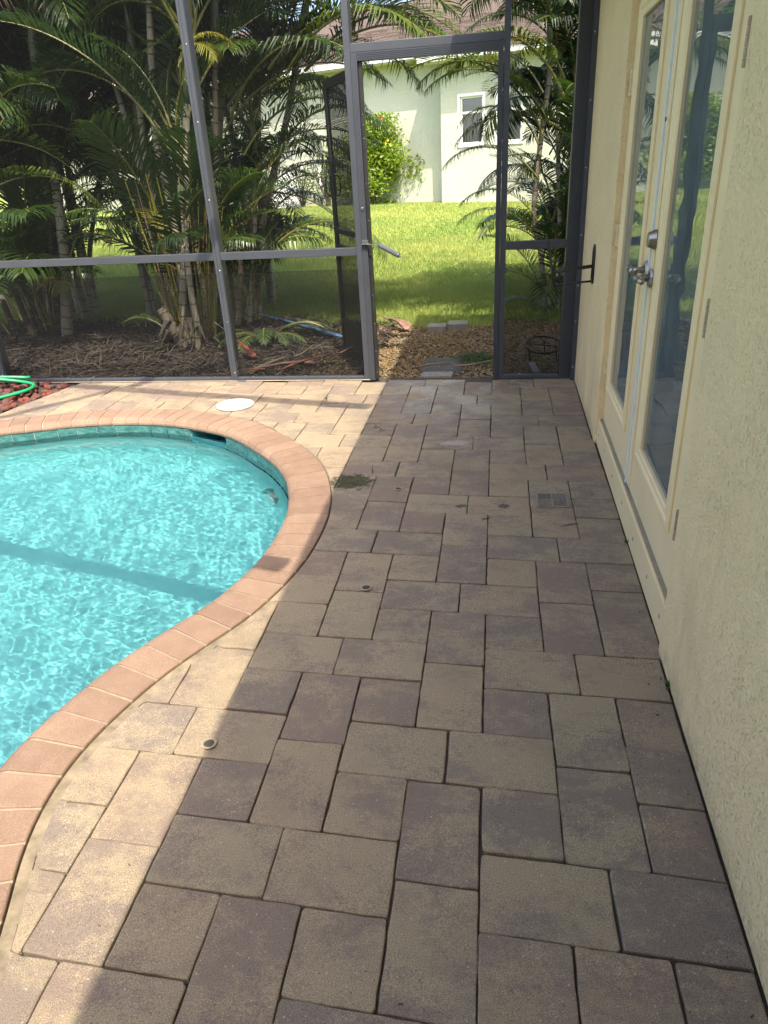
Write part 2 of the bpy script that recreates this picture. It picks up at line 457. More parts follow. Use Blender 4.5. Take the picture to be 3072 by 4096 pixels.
# window glass: slightly wavy pane
def pane(name, wav, veil=0.03):
    t = NT(name); P = t.pos()
    nm = t.bump(t.noise(1.6, 1, 0.4, t.scale_vec(P, 1, 1.0, 4.0), 0.3), wav, 0.02)
    fr = t.node('ShaderNodeFresnel'); fr.inputs['IOR'].default_value = 2.5
    gl = t.node('ShaderNodeBsdfGlossy'); gl.inputs['Roughness'].default_value = 0.0; gl.inputs[0].default_value = (0.95, 0.97, 0.97, 1)
    t.link(nm, gl.inputs['Normal'])
    tr = t.node('ShaderNodeBsdfTransparent'); tr.inputs[0].default_value = (0.86, 0.92, 0.92, 1)
    mx = t.node('ShaderNodeMixShader'); t.link(fr.outputs[0], mx.inputs[0])
    t.link(tr.outputs[0], mx.inputs[1]); t.link(gl.outputs[0], mx.inputs[2])
    df = t.node('ShaderNodeBsdfDiffuse'); df.inputs[0].default_value = (0.50, 0.60, 0.62, 1)      # pale haze painted over the pane to lift its dark reflections
    m2 = t.node('ShaderNodeMixShader'); t.link(t.ramp(t.noise(5, 4, 0.6, P), 0.3, 0.7, veil * 0.7, veil * 1.3), m2.inputs[0])
    t.link(mx.outputs[0], m2.inputs[1]); t.link(df.outputs[0], m2.inputs[2]); t.link(m2.outputs[0], t.out.inputs[0])
    M[name] = t.m
pane('door_glass', 0.10, 0.13)
pane('window_glass', 0.03)

# water and pool
t = NT('water')
t.p.inputs['Transmission Weight'].default_value = 1.0; t.p.inputs['Roughness'].default_value = 0.0; t.p.inputs['IOR'].default_value = 1.33
t.p.inputs['Base Color'].default_value = (0.93, 0.995, 0.99, 1)
M['water'] = t.m
simple('pool_plaster', (0.125, 0.430, 0.452), 0.8, 0.06, 4, 0.1, 60)
t = NT('pool_tile'); P = t.pos(True)
cc = t.mix(t.ramp(t.noise(22, 5, 0.7, t.scale_vec(P, 1, 1, 2.2)), 0.35, 0.65), (0.018, 0.085, 0.085), (0.095, 0.235, 0.215))
M['pool_tile'] = t.done(cc, 0.18)
simple('grout', (0.40, 0.44, 0.40), 0.9, 0.1, 40)

t = NT('shingle'); P = t.pos(True); rnd = t.rand()
cc = t.mix(rnd, (0.085, 0.060, 0.046), (0.145, 0.106, 0.083))
cc = t.mix(1.0, cc, t.mix(t.noise(60, 3, 0.7, P), (0.7, 0.7, 0.7), (1.3, 1.3, 1.3)), 'MULTIPLY')
M['shingle'] = t.done(cc, 0.9, t.bump(t.noise(120, 2, 0.6, P), 0.4, 0.01))

# ------------------------------------------------------------------ ground
def lawn_z(y):
    return 0.0 if y < 7.5 else min(0.466, (y - 7.5) * 0.466 / 12.0) if y < 19.5 else 0.466
XS = [-400, -120, -40, -20, -12, -8, -5.5, -2.5, 0, 2.5, 6, 12, 25, 60, 160, 400]
YS = [5.26, 6.2, 7.2, 7.5, 9, 11, 13, 15, 17, 19.5, 24, 35, 60, 120, 300, 600]
mb = MB()
for y in YS:
    for x in XS: mb.v.append((x, y, lawn_z(y) - 0.035))
nx = len(XS)
for j in range(len(YS) - 1):
    for i in range(nx - 1):
        mb.f.append((j * nx + i, j * nx + i + 1, (j + 1) * nx + i + 1, (j + 1) * nx + i))
# the same ground goes on beside and behind the patio, left of the cage and round the house
def strip(x0, x1, y0, y1):
    mb.add([(x0, y0, -0.035), (x1, y0, -0.035), (x1, y1, -0.035), (x0, y1, -0.035)], [(0, 1, 2, 3)])
strip(-400, -7.2, -400, 5.26); strip(-7.2, 400, -400, -4.6); strip(10.5, 400, -4.6, 5.26)
tag(mb.build('lawn_ground', M['lawn_ground']), kind='structure')

# lawn grass, thinning with distance
rng = np.random.default_rng(3)
def grass(name, n, x0, x1, y0, y1, hmin, hmax, w, reject=None):
    x = rng.uniform(x0, x1, n); y = rng.uniform(y0, y1, n)
    if reject is not None:
        k = ~reject(x, y); x = x[k]; y = y[k]; n = len(x)
    z = np.where(y < 7.5, 0, np.clip((y - 7.5) * 0.466 / 12, 0, 0.466)) - 0.037
    hh = rng.uniform(hmin, hmax, n); a = rng.uniform(0, 2 * np.pi, n); lean = rng.uniform(0.1, 0.75, n) * hh; b = rng.uniform(0, 2 * np.pi, n)
    dx = np.cos(a) * w / 2; dy = np.sin(a) * w / 2
    V = np.empty((n, 3, 3))
    V[:, 0] = np.stack([x - dx, y - dy, z], -1); V[:, 1] = np.stack([x + dx, y + dy, z], -1)
    V[:, 2] = np.stack([x + np.cos(b) * lean, y + np.sin(b) * lean, z + hh], -1)
    return V.reshape(-1, 3), np.arange(3 * n).reshape(-1, 3)
def lawn_edge(x):
    return 7.22 + 0.12 * np.sin(x * 2.1) + 0.09 * np.sin(x * 5.3 + 1) + 0.05 * np.sin(x * 11) + 0.25 * np.clip(-x - 1.3, 0, 2)
def rej(x, y): return y < lawn_edge(x) + rng.uniform(-0.12, 0.25, len(x))
parts = [grass('g', 150000, -7.5, 2.2, 7.0, 9.6, 0.035, 0.08, 0.010, rej),
         grass('g', 130000, -8.0, 3.0, 9.6, 13.5, 0.035, 0.065, 0.015),
         grass('g', 110000, -9.5, 3.5, 13.5, 21.0, 0.03, 0.055, 0.024)]
VV = []; FF = []; b0 = 0
for V, F in parts:
    VV.append(V); FF.append(F + b0); b0 += len(V)
g = np_mesh('lawn_grass', np.concatenate(VV), np.concatenate(FF), M['lawn_blade'])
tag(g, 'short yellow-green lawn grass between the screen cage and the neighbouring house', 'grass', kind='stuff')

# planting bed soil and gravel path beds as thin sheets
mb = MB()
xs = np.linspace(-7.2, -1.15, 40)
for x in xs:
    mb.v.append((x, 5.275, -0.030)); mb.v.append((x, float(lawn_edge(np.array([x]))[0]) + 0.12 + 0.06 * math.sin(x * 9), -0.030))
for i in range(39): mb.f.append((2 * i, 2 * i + 2, 2 * i + 3, 2 * i + 1))
tag(mb.build('planting_bed', M['soil']), kind='structure')
mb = MB()
xs = np.linspace(-1.3, 1.6, 30)
for x in xs:
    mb.v.append((x, 5.275, -0.026)); mb.v.append((x, float(lawn_edge(np.array([x]))[0]) + 0.08 + 0.05 * math.sin(x * 13), -0.026))
for i in range(29): mb.f.append((2 * i, 2 * i + 2, 2 * i + 3, 2 * i + 1))
tag(mb.build('gravel_path', M['gravel_bed']), kind='structure')

# loose stones: squashed random lumps, one mesh
def ico():
    bm = bmesh.new(); bmesh.ops.create_icosphere(bm, subdivisions=1, radius=1.0)
    V = np.array([v.co[:] for v in bm.verts]); F = np.array([[v.index for v in f.verts] for f in bm.faces]); bm.free(); return V, F
IV, IF = ico()
def lumps(pts, size, squash=0.65, jit=0.25, V0=IV, F0=IF):
    n = len(pts); k = len(V0)
    s = size.reshape(n, 1, 1) if hasattr(size, 'reshape') else size
    V = V0[None] * (1 + rng.uniform(-jit, jit, (n, k, 1)))
    V = V * rng.uniform(0.7, 1.3, (n, 1, 3)) * np.array([1, 1, squash])
    a = rng.uniform(0, 2 * np.pi, n); c, sn = np.cos(a), np.sin(a)
    X = V[..., 0] * c[:, None] - V[..., 1] * sn[:, None]; Y = V[..., 0] * sn[:, None] + V[..., 1] * c[:, None]
    V = np.stack([X, Y, V[..., 2]], -1) * s + pts[:, None, :]
    F = F0[None] + (np.arange(n) * k)[:, None, None]
    return V.reshape(-1, 3), F.reshape(-1, 3)
n = 17000
px = rng.uniform(-1.75, 0.75, n); py = rng.uniform(5.28, 7.5, n)
keep = (py < lawn_edge(px) + rng.uniform(-0.1, 0.14, n)) & (rng.uniform(0, 1, n) < np.clip((px + 1.75) / 0.5, 0, 1))
px, py = px[keep], py[keep]
V, F = lumps(np.stack([px, py, rng.uniform(-0.028, -0.012, len(px))], -1), rng.uniform(0.006, 0.0135, len(px)))
tag(np_mesh('pea_gravel', V, F, M['pea_gravel']), 'tan pea gravel spread outside the open screen door', 'gravel', kind='stuff')

# mulch: bark chips and dry leaflets
def chips(n, fx, fy, lmin, lmax, wmin, wmax, zr):
    x = fx(n); y = fy(n, x); L = rng.uniform(lmin, lmax, n); w = rng.uniform(wmin, wmax, n)
    a = rng.uniform(0, np.pi, n); tl = rng.uniform(-0.25, 0.25, n); rl = rng.uniform(-0.6, 0.6, n); z = rng.uniform(*zr, n)
    d = np.stack([np.cos(a), np.sin(a), tl], -1) * (L / 2)[:, None]
    e = np.stack([-np.sin(a), np.cos(a), rl], -1) * (w / 2)[:, None]
    c = np.stack([x, y, z], -1)
    bend = np.zeros((n, 3)); bend[:, 2] = L * rng.uniform(0.0, 0.15, n)
    V = np.stack([c - d - e, c - d + e, c + bend - e, c + bend + e, c + d - e * 0.4, c + d + e * 0.4], 1)
    F = np.array([[0, 1, 3, 2], [2, 3, 5, 4]])[None] + (np.arange(n) * 6)[:, None, None]
    return V.reshape(-1, 3), F.reshape(-1, 4)
fx = lambda n: rng.uniform(-6.8, -1.05, n)
fy = lambda n, x: 5.29 + rng.uniform(0, 1, n) * (lawn_edge(x) + 0.25 - 5.29)
V, F = chips(24000, fx, fy, 0.018, 0.07, 0.006, 0.022, (-0.03, 0.006))
tag(np_mesh('bark_mulch', V, F, M['mulch']), 'brown bark mulch and leaf litter under the palms', 'mulch', kind='stuff')
V, F = chips(800, fx, lambda n, x: 5.29 + rng.uniform(0, 1, n) ** 1.6 * 1.5, 0.12, 0.45, 0.003, 0.008, (-0.02, 0.02))
tag(np_mesh('dry_palm_litter', V, F, M['litter']), 'dry straw-coloured palm leaflets scattered over the mulch', 'leaf litter', kind='stuff')

# ------------------------------------------------------------------ pool outline (outer edge of the coping)
OUT = [(-3.44, 4.22), (-3.22, 4.31), (-3.01, 4.40), (-2.76, 4.46), (-2.53, 4.485), (-2.29, 4.475), (-2.03, 4.42), (-1.86, 4.355), (-1.68, 4.275),
       (-1.49, 4.145), (-1.32, 3.975), (-1.15, 3.79), (-1.02, 3.61), (-0.915, 3.41), (-0.84, 3.19), (-0.795, 2.98), (-0.78, 2.8), (-0.78, 2.62),
       (-0.80, 2.42), (-0.84, 2.24), (-0.905, 2.05), (-1.005, 1.86), (-1.085, 1.69), (-1.145, 1.50), (-1.175, 1.33), (-1.17, 1.17), (-1.135, 1.02),
       (-1.07, 0.85), (-0.99, 0.6), (-0.93, 0.25), (-0.92, -0.3), (-1.0, -1.0), (-1.25, -1.8), (-1.8, -2.6), (-2.7, -3.05), (-3.8, -3.0), (-4.8, -2.4),
       (-5.35, -1.4), (-5.5, -0.2), (-5.3, 1.0), (-4.95, 2.1), (-4.5, 3.1), (-4.0, 3.8)]
def catmull(P, per=8):
    out = []; m = len(P)
    for i in range(m):
        p0, p1, p2, p3 = [np.array(P[(i + k) % m]) for k in (-1, 0, 1, 2)]
        for q in range(per):
            s = q / per
            out.append(0.5 * ((2 * p1) + (-p0 + p2) * s + (2 * p0 - 5 * p1 + 4 * p2 - p3) * s * s + (-p0 + 3 * p1 - 3 * p2 + p3) * s ** 3))
    return np.array(out)
def resample(C, step):
    D = np.r_[0, np.cumsum(np.linalg.norm(np.roll(C, -1, 0) - C, axis=1))]
    m = int(round(D[-1] / step)); s = np.linspace(0, D[-1], m, endpoint=False)
    CC = np.vstack([C, C[:1]])
    return np.stack([np.interp(s, D, CC[:, 0]), np.interp(s, D, CC[:, 1])], -1)
CURVE = resample(catmull(OUT), 0.02)
for _ in range(6): CURVE = (np.roll(CURVE, 1, 0) + CURVE * 2 + np.roll(CURVE, -1, 0)) / 4
def normals(C):
    T = np.roll(C, -1, 0) - np.roll(C, 1, 0); T /= np.linalg.norm(T, axis=1, keepdims=True)
    return np.stack([T[:, 1], -T[:, 0]], -1)         # points list runs clockwise: this is inward
NRM = normals(CURVE)
for _ in range(25): NRM = (np.roll(NRM, 1, 0) + NRM * 2 + np.roll(NRM, -1, 0)) / 4
NRM /= np.linalg.norm(NRM, axis=1, keepdims=True)
NC = len(CURVE)
cen = np.array([-3.0, 1.0])
if ((cen - CURVE[0]) @ NRM[0]) < 0: NRM = -NRM
def offset(d): return CURVE + NRM * d
def inside(C, x, y):
    """vectorised point in polygon"""
    x = np.asarray(x, float); y = np.asarray(y, float); r = np.zeros(x.shape, bool)
    C = C[::4]
    x1, y1 = C[:, 0], C[:, 1]; x2, y2 = np.roll(x1, -1), np.roll(y1, -1)
    dy = np.where(y2 == y1, 1e-12, y2 - y1); sl = (x2 - x1) / dy
    if x.size < 2000:
        xx, yy = x[..., None], y[..., None]
        return ((((y1 > yy) != (y2 > yy)) & (xx < sl * (yy - y1) + x1)).sum(-1) % 2).astype(bool)
    for a, b, d, s_ in zip(x1, y1, y2, sl):
        r ^= ((b > y) != (d > y)) & (x < s_ * (y - b) + a)
    return r

# ------------------------------------------------------------------ patio: sand bed + pavers
BED_SIDE = [(-3.36, 5.16), (-3.40, 5.05), (-3.44, 4.85), (-3.50, 4.60), (-3.53, 4.40), (-3.62, 4.20)]   # edge towards the lava rock
def bed_x(y): return float(np.interp(y, [p[1] for p in BED_SIDE][::-1], [p[0] for p in BED_SIDE][::-1]))
ring = offset(0.03)
mb = MB()
# sand bed ring: outer rectangle minus pool, triangulated by bmesh
bm = bmesh.new()
rect = [(-7.2, -4.6), (0.62, -4.6), (0.62, 5.275), (-7.2, 5.275)]
rv = [bm.verts.new((x, y, -0.014)) for x, y in rect]
pv = [bm.verts.new((x, y, -0.014)) for x, y in ring[::3]]
ed = [bm.edges.new((rv[i], rv[(i + 1) % 4])) for i in range(4)] + [bm.edges.new((pv[i], pv[(i + 1) % len(pv)])) for i in range(len(pv))]
bmesh.ops.triangle_fill(bm, use_beauty=True, use_dissolve=False, edges=ed)
me = bpy.data.meshes.new('patio'); bm.to_mesh(me); bm.free(); me.materials.append(M['sand_joint'])
patio = bpy.data.objects.new('patio', me); col.objects.link(patio)
tag(patio, kind='structure')

def gmap(i, j):
    return (-0.0202 + 0.0974 * i - 0.0013 * j + 0.00001 * j * j, 0.9634 - 0.0032 * i + 0.0975 * j + 0.00008 * j * j)
FULL = offset(0.0)
def mortar_w(x, y):      # the cement fillet beside the coping is wide along the near edge
    return 0.034 if y < 2.25 else 0.008
def cut_to_pool(poly):
    """push outline points that fall inside coping + fillet out to its edge"""
    C = FULL; P = np.array(poly)
    cy_ = P[:, 1].mean(); w = 0.036 if cy_ < 2.2 else 0.007
    E = C - NRM * w
    ins = inside(E, P[:, 0], P[:, 1])
    if not ins.any(): return poly, 0
    if ins.all(): return None, 2
    for k in np.where(ins)[0]:
        d = ((E - P[k]) ** 2).sum(1); P[k] = E[d.argmin()]
    return P, 1
def area(P):
    x, y = P[:, 0], P[:, 1]; return 0.5 * abs(np.dot(x, np.roll(y, -1)) - np.dot(y, np.roll(x, -1)))
prng = random.Random(11)
def paver_outline(i0, i1, j0, j1):
    gap = 0.0021
    c = [np.array(gmap(i0, j0)), np.array(gmap(i1, j0)), np.array(gmap(i1, j1)), np.array(gmap(i0, j1))]
    m = sum(c) / 4; jx, jy, ja = prng.uniform(-.0018, .0018), prng.uniform(-.0018, .0018), prng.uniform(-.007, .007)
    pts = []
    for a in range(4):
        p, q, r = c[a - 1], c[a], c[(a + 1) % 4]
        d1 = (p - q) / np.linalg.norm(p - q); d2 = (r - q) / np.linalg.norm(r - q)
        q2 = q + (d1 + d2) * gap
        rr = prng.uniform(0.004, 0.010)
        pts += [q2 + d1 * rr, q2 + (d1 + d2) * rr * 0.28, q2 + d2 * rr]
    out = []
    ca, sa = math.cos(ja), math.sin(ja)
    for a in range(12):
        p, q = pts[a], pts[(a + 1) % 12]
        L = np.linalg.norm(q - p); k = max(1, int(L / 0.035))
        for s in range(k):
            z = p + (q - p) * s / k + np.array([prng.uniform(-.0014, .0014), prng.uniform(-.0014, .0014)])
            e = z - m; z = m + np.array([e[0] * ca - e[1] * sa, e[0] * sa + e[1] * ca]) + np.array([jx, jy])
            out.append(z)
    return out
def densify(P, step=0.02):
    out = []
    for a in range(len(P)):
        p, q = P[a], P[(a + 1) % len(P)]; k = max(1, int(np.linalg.norm(q - p) / step))
        out += [p + (q - p) * s / k for s in range(k)]
    return out
def paver_mesh(mb, P, dz, tx, ty):
    P = np.array(P); c = P.mean(0); n = len(P); e = 0.0030
    d = c - P; ln = np.linalg.norm(d, axis=1, keepdims=True); I1 = P + d / np.maximum(ln, 1e-6) * e * 0.45; I2 = P + d / np.maximum(ln, 1e-6) * e * 1.5
    zt = lambda q: dz + tx * (q[0] - c[0]) + ty * (q[1] - c[1])
    v = [(p[0], p[1], -0.045) for p in P] + [(p[0], p[1], zt(p) - 0.0034) for p in P] + [(p[0], p[1], zt(p) - 0.0011) for p in I1] + [(p[0], p[1], zt(p)) for p in I2]
    f = []
    for r in range(3):
        for k in range(n): f.append((r * n + k, r * n + (k + 1) % n, (r + 1) * n + (k + 1) % n, (r + 1) * n + k))
    f.append(tuple(3 * n + k for k in range(n)))
    mb.add(v, f)
cells = []
seen = set()
BASE = [(0, 3, 8, 10), (3, 6, 8, 10), (-2, 0, 6, 9), (-2, 0, 9, 12), (0, 2, 6, 8), (0, 2, 10, 12)]
for a in range(-14, 15):
    for b in range(-16, 16):
        ox, oy = 8 * a + 4 * (b % 2), 4 * b
        for (i0, i1, j0, j1) in BASE:
            r = (i0 + ox, i1 + ox, j0 + oy, j1 + oy)
            if r in seen: continue
            seen.add(r); cells.append(r)
near = []; rest = MB()
for (i0, i1, j0, j1) in cells:
    i1 = min(i1, 6)
    if i1 - i0 < 1: continue
    x0, y0 = gmap((i0 + i1) / 2, (j0 + j1) / 2)
    if x0 < -7.0 or y0 < -4.4 or gmap(i0, j0)[1] > 5.10: continue
    j1c = j1
    while gmap(i0, j1c)[1] > 5.175 and j1c > j0: j1c -= 0.05
    if j1c - j0 < 0.35: continue
    P = paver_outline(i0, i1, j0, j1c)
    # stop at the house wall / door sill
    wall = 0.5375 if 1.95 < y0 < 3.9 else 0.5235
    P = [np.array([min(p[0], wall), p[1]]) for p in P]
    st = 0
    if inside(FULL - NRM * 0.04, [p[0] for p in P], [p[1] for p in P]).any() or inside(FULL, np.array([x0]), np.array([y0]))[0]:
        P = densify(P)
        P, st = cut_to_pool(P)
    if st == 2 or P is None: continue
    P = np.array(P)
    if y0 > 3.95 and -4.9 < x0 < -3.0:
        P[:, 0] = np.maximum(P[:, 0], [bed_x(p[1]) for p in P])
    # drop repeated points
    keep = [0]
    for k in range(1, len(P)):
        if np.linalg.norm(P[k] - P[keep[-1]]) > 0.0015: keep.append(k)
    P = P[keep]
    if len(P) > 3 and np.linalg.norm(P[0] - P[-1]) < 0.0015: P = P[:-1]
    if len(P) < 4 or area(P) < 0.0022: continue
    dz = prng.uniform(-0.0025, 0.0025); tx, ty = prng.uniform(-.012, .012), prng.uniform(-.012, .012)
    if y0 > 0.45 and x0 > -3.7:
        near.append((P, dz, tx, ty))
    else:
        paver_mesh(rest, P, dz, tx, ty)
for P, dz, tx, ty in near[:300]:
    m = MB(); paver_mesh(m, P, dz, tx, ty); m.build('paver', M['paver'], patio)
for P, dz, tx, ty in near[300:]: paver_mesh(rest, P, dz, tx, ty)
tag(rest.build('paver_field', M['paver'], patio), kind='stuff')

# ------------------------------------------------------------------ pool: shell, coping, tiles, water
WATER_Z = -0.095
def loft(rows, closed=True):
    mb = MB(); n = len(rows[0])
    for r in rows: mb.v.extend([tuple(p) for p in r])
    for a in range(len(rows) - 1):
        for k in range(n): mb.f.append((a * n + k, a * n + (k + 1) % n, (a + 1) * n + (k + 1) % n, (a + 1) * n + k))
    return mb
S = slice(None, None, 3)
def rowz(d, z): P = offset(d)[S]; return [(p[0], p[1], z) for p in P]
FLOOR = -0.66
WALL = 0.205
def slope(P): return [(x, y, z - 0.10 * (3.6 - y) * (1.0 if z < -0.4 else 0.0)) for x, y, z in P]
rows = [rowz(WALL + 0.010, -0.205), rowz(WALL + 0.012, -0.44), rowz(WALL + 0.05, -0.54), rowz(WALL + 0.14, -0.62), rowz(WALL + 0.28, FLOOR)]
rows = [slope(r) for r in rows]
mb = loft(rows)
n = len(rows[0])
bmf = bmesh.new(); lv = [bmf.verts.new(p) for p in rows[-1]]; bmesh.ops.triangle_fill(bmf, use_beauty=True, edges=[bmf.edges.new((lv[k], lv[(k + 1) % n])) for k in range(n)])
bmf.verts.index_update()
mb.add([v.co[:] for v in bmf.verts], [[v.index for v in f.verts][::(1 if f.normal.z > 0 else -1)] for f in bmf.faces]); bmf.free()
pool = mb.build('pool_shell', M['pool_plaster'], smooth=True)
tag(pool, kind='structure'); pool.cycles.is_caustics_receiver = True
# skimmer mouth: where the tile course is interrupted
SK = np.array([-1.86, 4.16])
arc = np.linalg.norm(offset(WALL) - SK, axis=1)
k_sk = int(arc.argmin())
sk_span = 9                                    # curve steps (2 cm each) to either side
def in_skimmer(k): return abs((k - k_sk + NC // 2) % NC - NC // 2) <= sk_span
# grout band behind the tiles, open at the skimmer
mb = MB(); W0 = offset(WALL)
for k in range(NC):
    if in_skimmer(k): continue
    p, q = W0[k], W0[(k + 1) % NC]
    mb.add([(p[0], p[1], -0.03), (q[0], q[1], -0.03), (q[0], q[1], -0.215), (p[0], p[1], -0.215)], [(0, 1, 2, 3)])
mb.build('tile_grout', M['grout'], pool)
ks = [(k_sk + sk_span + 1 + 7.55 * a) for a in range(int((NC - 2 * sk_span - 2) / 7.55) + 1)]
k_end = k_sk - sk_span + NC
W1 = offset(WALL + 0.006)
def at_k(C, k):
    k = k % NC; a = int(k); s = k - a; return C[a % NC] * (1 - s) + C[(a + 1) % NC] * s
for k in ks:
    ke = min(k + 7.43, k_end - 0.1)
    if ke - k < 1: continue
    p = at_k(W1, k + 0.12); q = at_k(W1, ke)
    mid = at_k(W1, (k + ke) / 2); b = MB()
    inn = at_k(NRM, (k + ke) / 2) * -0.008
    top, bot = -0.040, -0.192
    b.add([(p[0], p[1], bot), (mid[0], mid[1], bot), (q[0], q[1], bot), (p[0], p[1], top), (mid[0], mid[1], top), (q[0], q[1], top),
           (p[0] + inn[0], p[1] + inn[1], bot), (mid[0] + inn[0], mid[1] + inn[1], bot), (q[0] + inn[0], q[1] + inn[1], bot), (p[0] + inn[0], p[1] + inn[1], top), (mid[0] + inn[0], mid[1] + inn[1], top), (q[0] + inn[0], q[1] + inn[1], top)],
          [(0, 1, 4, 3), (1, 2, 5, 4), (3, 4, 10, 9), (4, 5, 11, 10), (0, 3, 9, 6), (2, 8, 11, 5), (6, 7, 1, 0), (7, 8, 2, 1), (9, 10, 7, 6), (10, 11, 8, 7)])
    b.build('waterline_tile', M['pool_tile'], pool)
# skimmer throat: open-fronted plastic box behind the wall line
a_, b_ = W0[(k_sk - sk_span) % NC], W0[(k_sk + sk_span + 1) % NC]; nn = -NRM[k_sk] * 0.26
c_, d_ = b_ + nn, a_ + nn
mb = MB()
z0, z1 = -0.205, -0.045
mb.add([(*a_, z0), (*b_, z0), (*c_, z0), (*d_, z0), (*a_, z1), (*b_, z1), (*c_, z1), (*d_, z1)], [(0, 1, 2, 3), (4, 7, 6, 5), (1, 5, 6, 2), (2, 6, 7, 3), (3, 7, 4, 0)])
mb.build('skimmer_throat', M['pool_plaster'], pool).cycles.is_caustics_receiver = True
m_ = (a_ + b_) / 2; tt = (b_ - a_) / np.linalg.norm(b_ - a_)
mb = MB(); mb.bar((*(a_ + nn * 0.05), -0.150), (*(b_ + nn * 0.02), -0.144), 0.014, 0.085); mb.build('skimmer_weir', M['pool_plaster'], pool, bevel=0.004)

# mortar bed under the coping, plus the cement fillet outside it
def ringmesh(prof):
    rows = []
    for d, z in prof:
        if callable(d): P = CURVE + NRM * np.array([d(p) for p in CURVE])[:, None]
        else: P = offset(d)
        rows.append([(p[0], p[1], z) for p in P[::2]])
    return loft(rows)
fil = lambda p: -0.018 - 0.036 * float(np.clip((2.3 - p[1]) / 0.15, 0, 1))
ringmesh([(fil, -0.0075), (-0.006, -0.0050), (-0.004, -0.0055), (-0.003, -0.014)]).build('cement_fillet', M['fillet'], pool)
ringmesh([(0.0005, -0.02), (0.0005, 0.0), (0.004, 0.0008), (0.165, 0.0008), (0.188, -0.0055), (0.205, -0.019), (0.211, -0.034), (0.206, -0.047), (0.190, -0.050)]).build('coping_mortar', M['mortar'], pool)
PROF = [(0.0, -0.040), (0.0, 0.0025), (0.004, 0.0055), (0.165, 0.0055), (0.186, 0.001), (0.204, -0.010), (0.2155, -0.026), (0.2165, -0.038), (0.210, -0.050), (0.190, -0.053)]
crng = random.Random(5)
L_in = 0
k = 0.0; bricks = 0
while k < NC - 3:
    w = 5.35 + crng.uniform(-0.25, 0.25)
    g = 0.12 + crng.uniform(0, 0.12)
    ka, kb = k + g, k + w - g
    vs = []; n = len(PROF); dz = crng.uniform(-.001, .0012)
    kk = [ka, (ka + kb) / 2, kb]
    for q in kk:
        p = at_k(CURVE, q); nv = at_k(NRM, q)
        for d, z in PROF: vs.append((p[0] + nv[0] * d, p[1] + nv[1] * d, z + dz))
    fs = []
    for a in range(2):
        for c in range(n - 1): fs.append((a * n + c, (a + 1) * n + c, (a + 1) * n + c + 1, a * n + c + 1))
    fs.append(tuple(range(n))); fs.append(tuple(2 * n + c for c in range(n - 1, -1, -1)))
    pm = at_k(CURVE, k + w / 2)
    m = MB(); m.add(vs, fs); ob = m.build('coping_brick', M['coping'], pool, fix=True); bricks += 1
    bv = ob.modifiers.new('bevel', 'BEVEL'); bv.width = 0.003; bv.segments = 2; bv.limit_method = 'ANGLE'; bv.angle_limit = R(50)
    k += w

# water surface: real ripples
wx = np.r_[np.arange(-5.7, -3.75, 0.03), np.arange(-3.75, -0.8, 0.0052)]; wy = np.r_[np.arange(-3.3, 0.9, 0.03), np.arange(0.9, 4.4, 0.0052)]
X, Y = np.meshgrid(wx, wy)
wr = np.random.default_rng(21)
Z = np.zeros_like(X)
def ripples(Z, n, lo, hi, slope, ang, spread):
    for _ in range(n):
        lam = math.exp(wr.uniform(math.log(lo), math.log(hi))); a = ang + wr.normal(0, spread); k_ = 2 * math.pi / lam
        ph = wr.uniform(0, 6.28)
        env = 0.6 + 0.4 * np.sin(X * wr.uniform(-1.5, 1.5) * 2 + Y * wr.uniform(-1.5, 1.5) * 2 + wr.uniform(0, 6))
        Z += slope / k_ * env * np.sin(k_ * (X * math.cos(a) + Y * math.sin(a)) + ph + 0.5 * np.sin(X * 2.1 + Y * 1.3 + ph))
ripples(Z, 32, 0.026, 0.050, 0.0108, 1.35, 0.6)
ripples(Z, 12, 0.06, 0.12, 0.0065, 1.1, 0.9)
ripples(Z, 8, 0.2, 0.5, 0.005, 0.6, 1.2)
ins = inside(offset(WALL - 0.015), X.ravel(), Y.ravel()).reshape(X.shape)
idx = -np.ones(X.shape, int)
q = ins[:-1, :-1] | ins[1:, :-1] | ins[:-1, 1:] | ins[1:, 1:]
use = np.zeros(X.shape, bool); use[:-1, :-1] |= q; use[1:, :-1] |= q; use[:-1, 1:] |= q; use[1:, 1:] |= q
idx[use] = np.arange(use.sum())
V = np.stack([X[use], Y[use], Z[use] + WATER_Z], -1)
jj, ii = np.where(q)
F = np.stack([idx[jj, ii], idx[jj, ii + 1], idx[jj + 1, ii + 1], idx[jj + 1, ii]], -1)
water = np_mesh('water', V, F, M['water'], smooth=True)
tag(water, kind='structure'); water.cycles.is_caustics_caster = True

# underwater light on the right-hand wall
lk = int(np.linalg.norm(offset(WALL) - np.array([-1.31, 3.63]), axis=1).argmin())
lp = offset(WALL + 0.012)[lk]; ln_ = NRM[lk]
pl = thing('pool_light', 'round underwater pool light on the right-hand pool wall', 'pool light', (lp[0], lp[1], -0.50))
mb = MB(); mb.lathe([(0.098, 0.0), (0.102, 0.02), (0.094, 0.03), (0.080, 0.028), (0.078, 0.006)], (lp[0], lp[1], -0.50), (ln_[0], ln_[1], 0), 28); mb.build('rim', M['steel'], pl, smooth=False).cycles.is_caustics_receiver = True
mb = MB(); mb.lathe([(0.079, 0.006), (0.06, 0.022), (0.03, 0.03), (0.004, 0.032)], (lp[0], lp[1], -0.50), (ln_[0], ln_[1], 0), 28); mb.build('lens', M['pool_light_lens'], pl, smooth=True).cycles.is_caustics_receiver = True

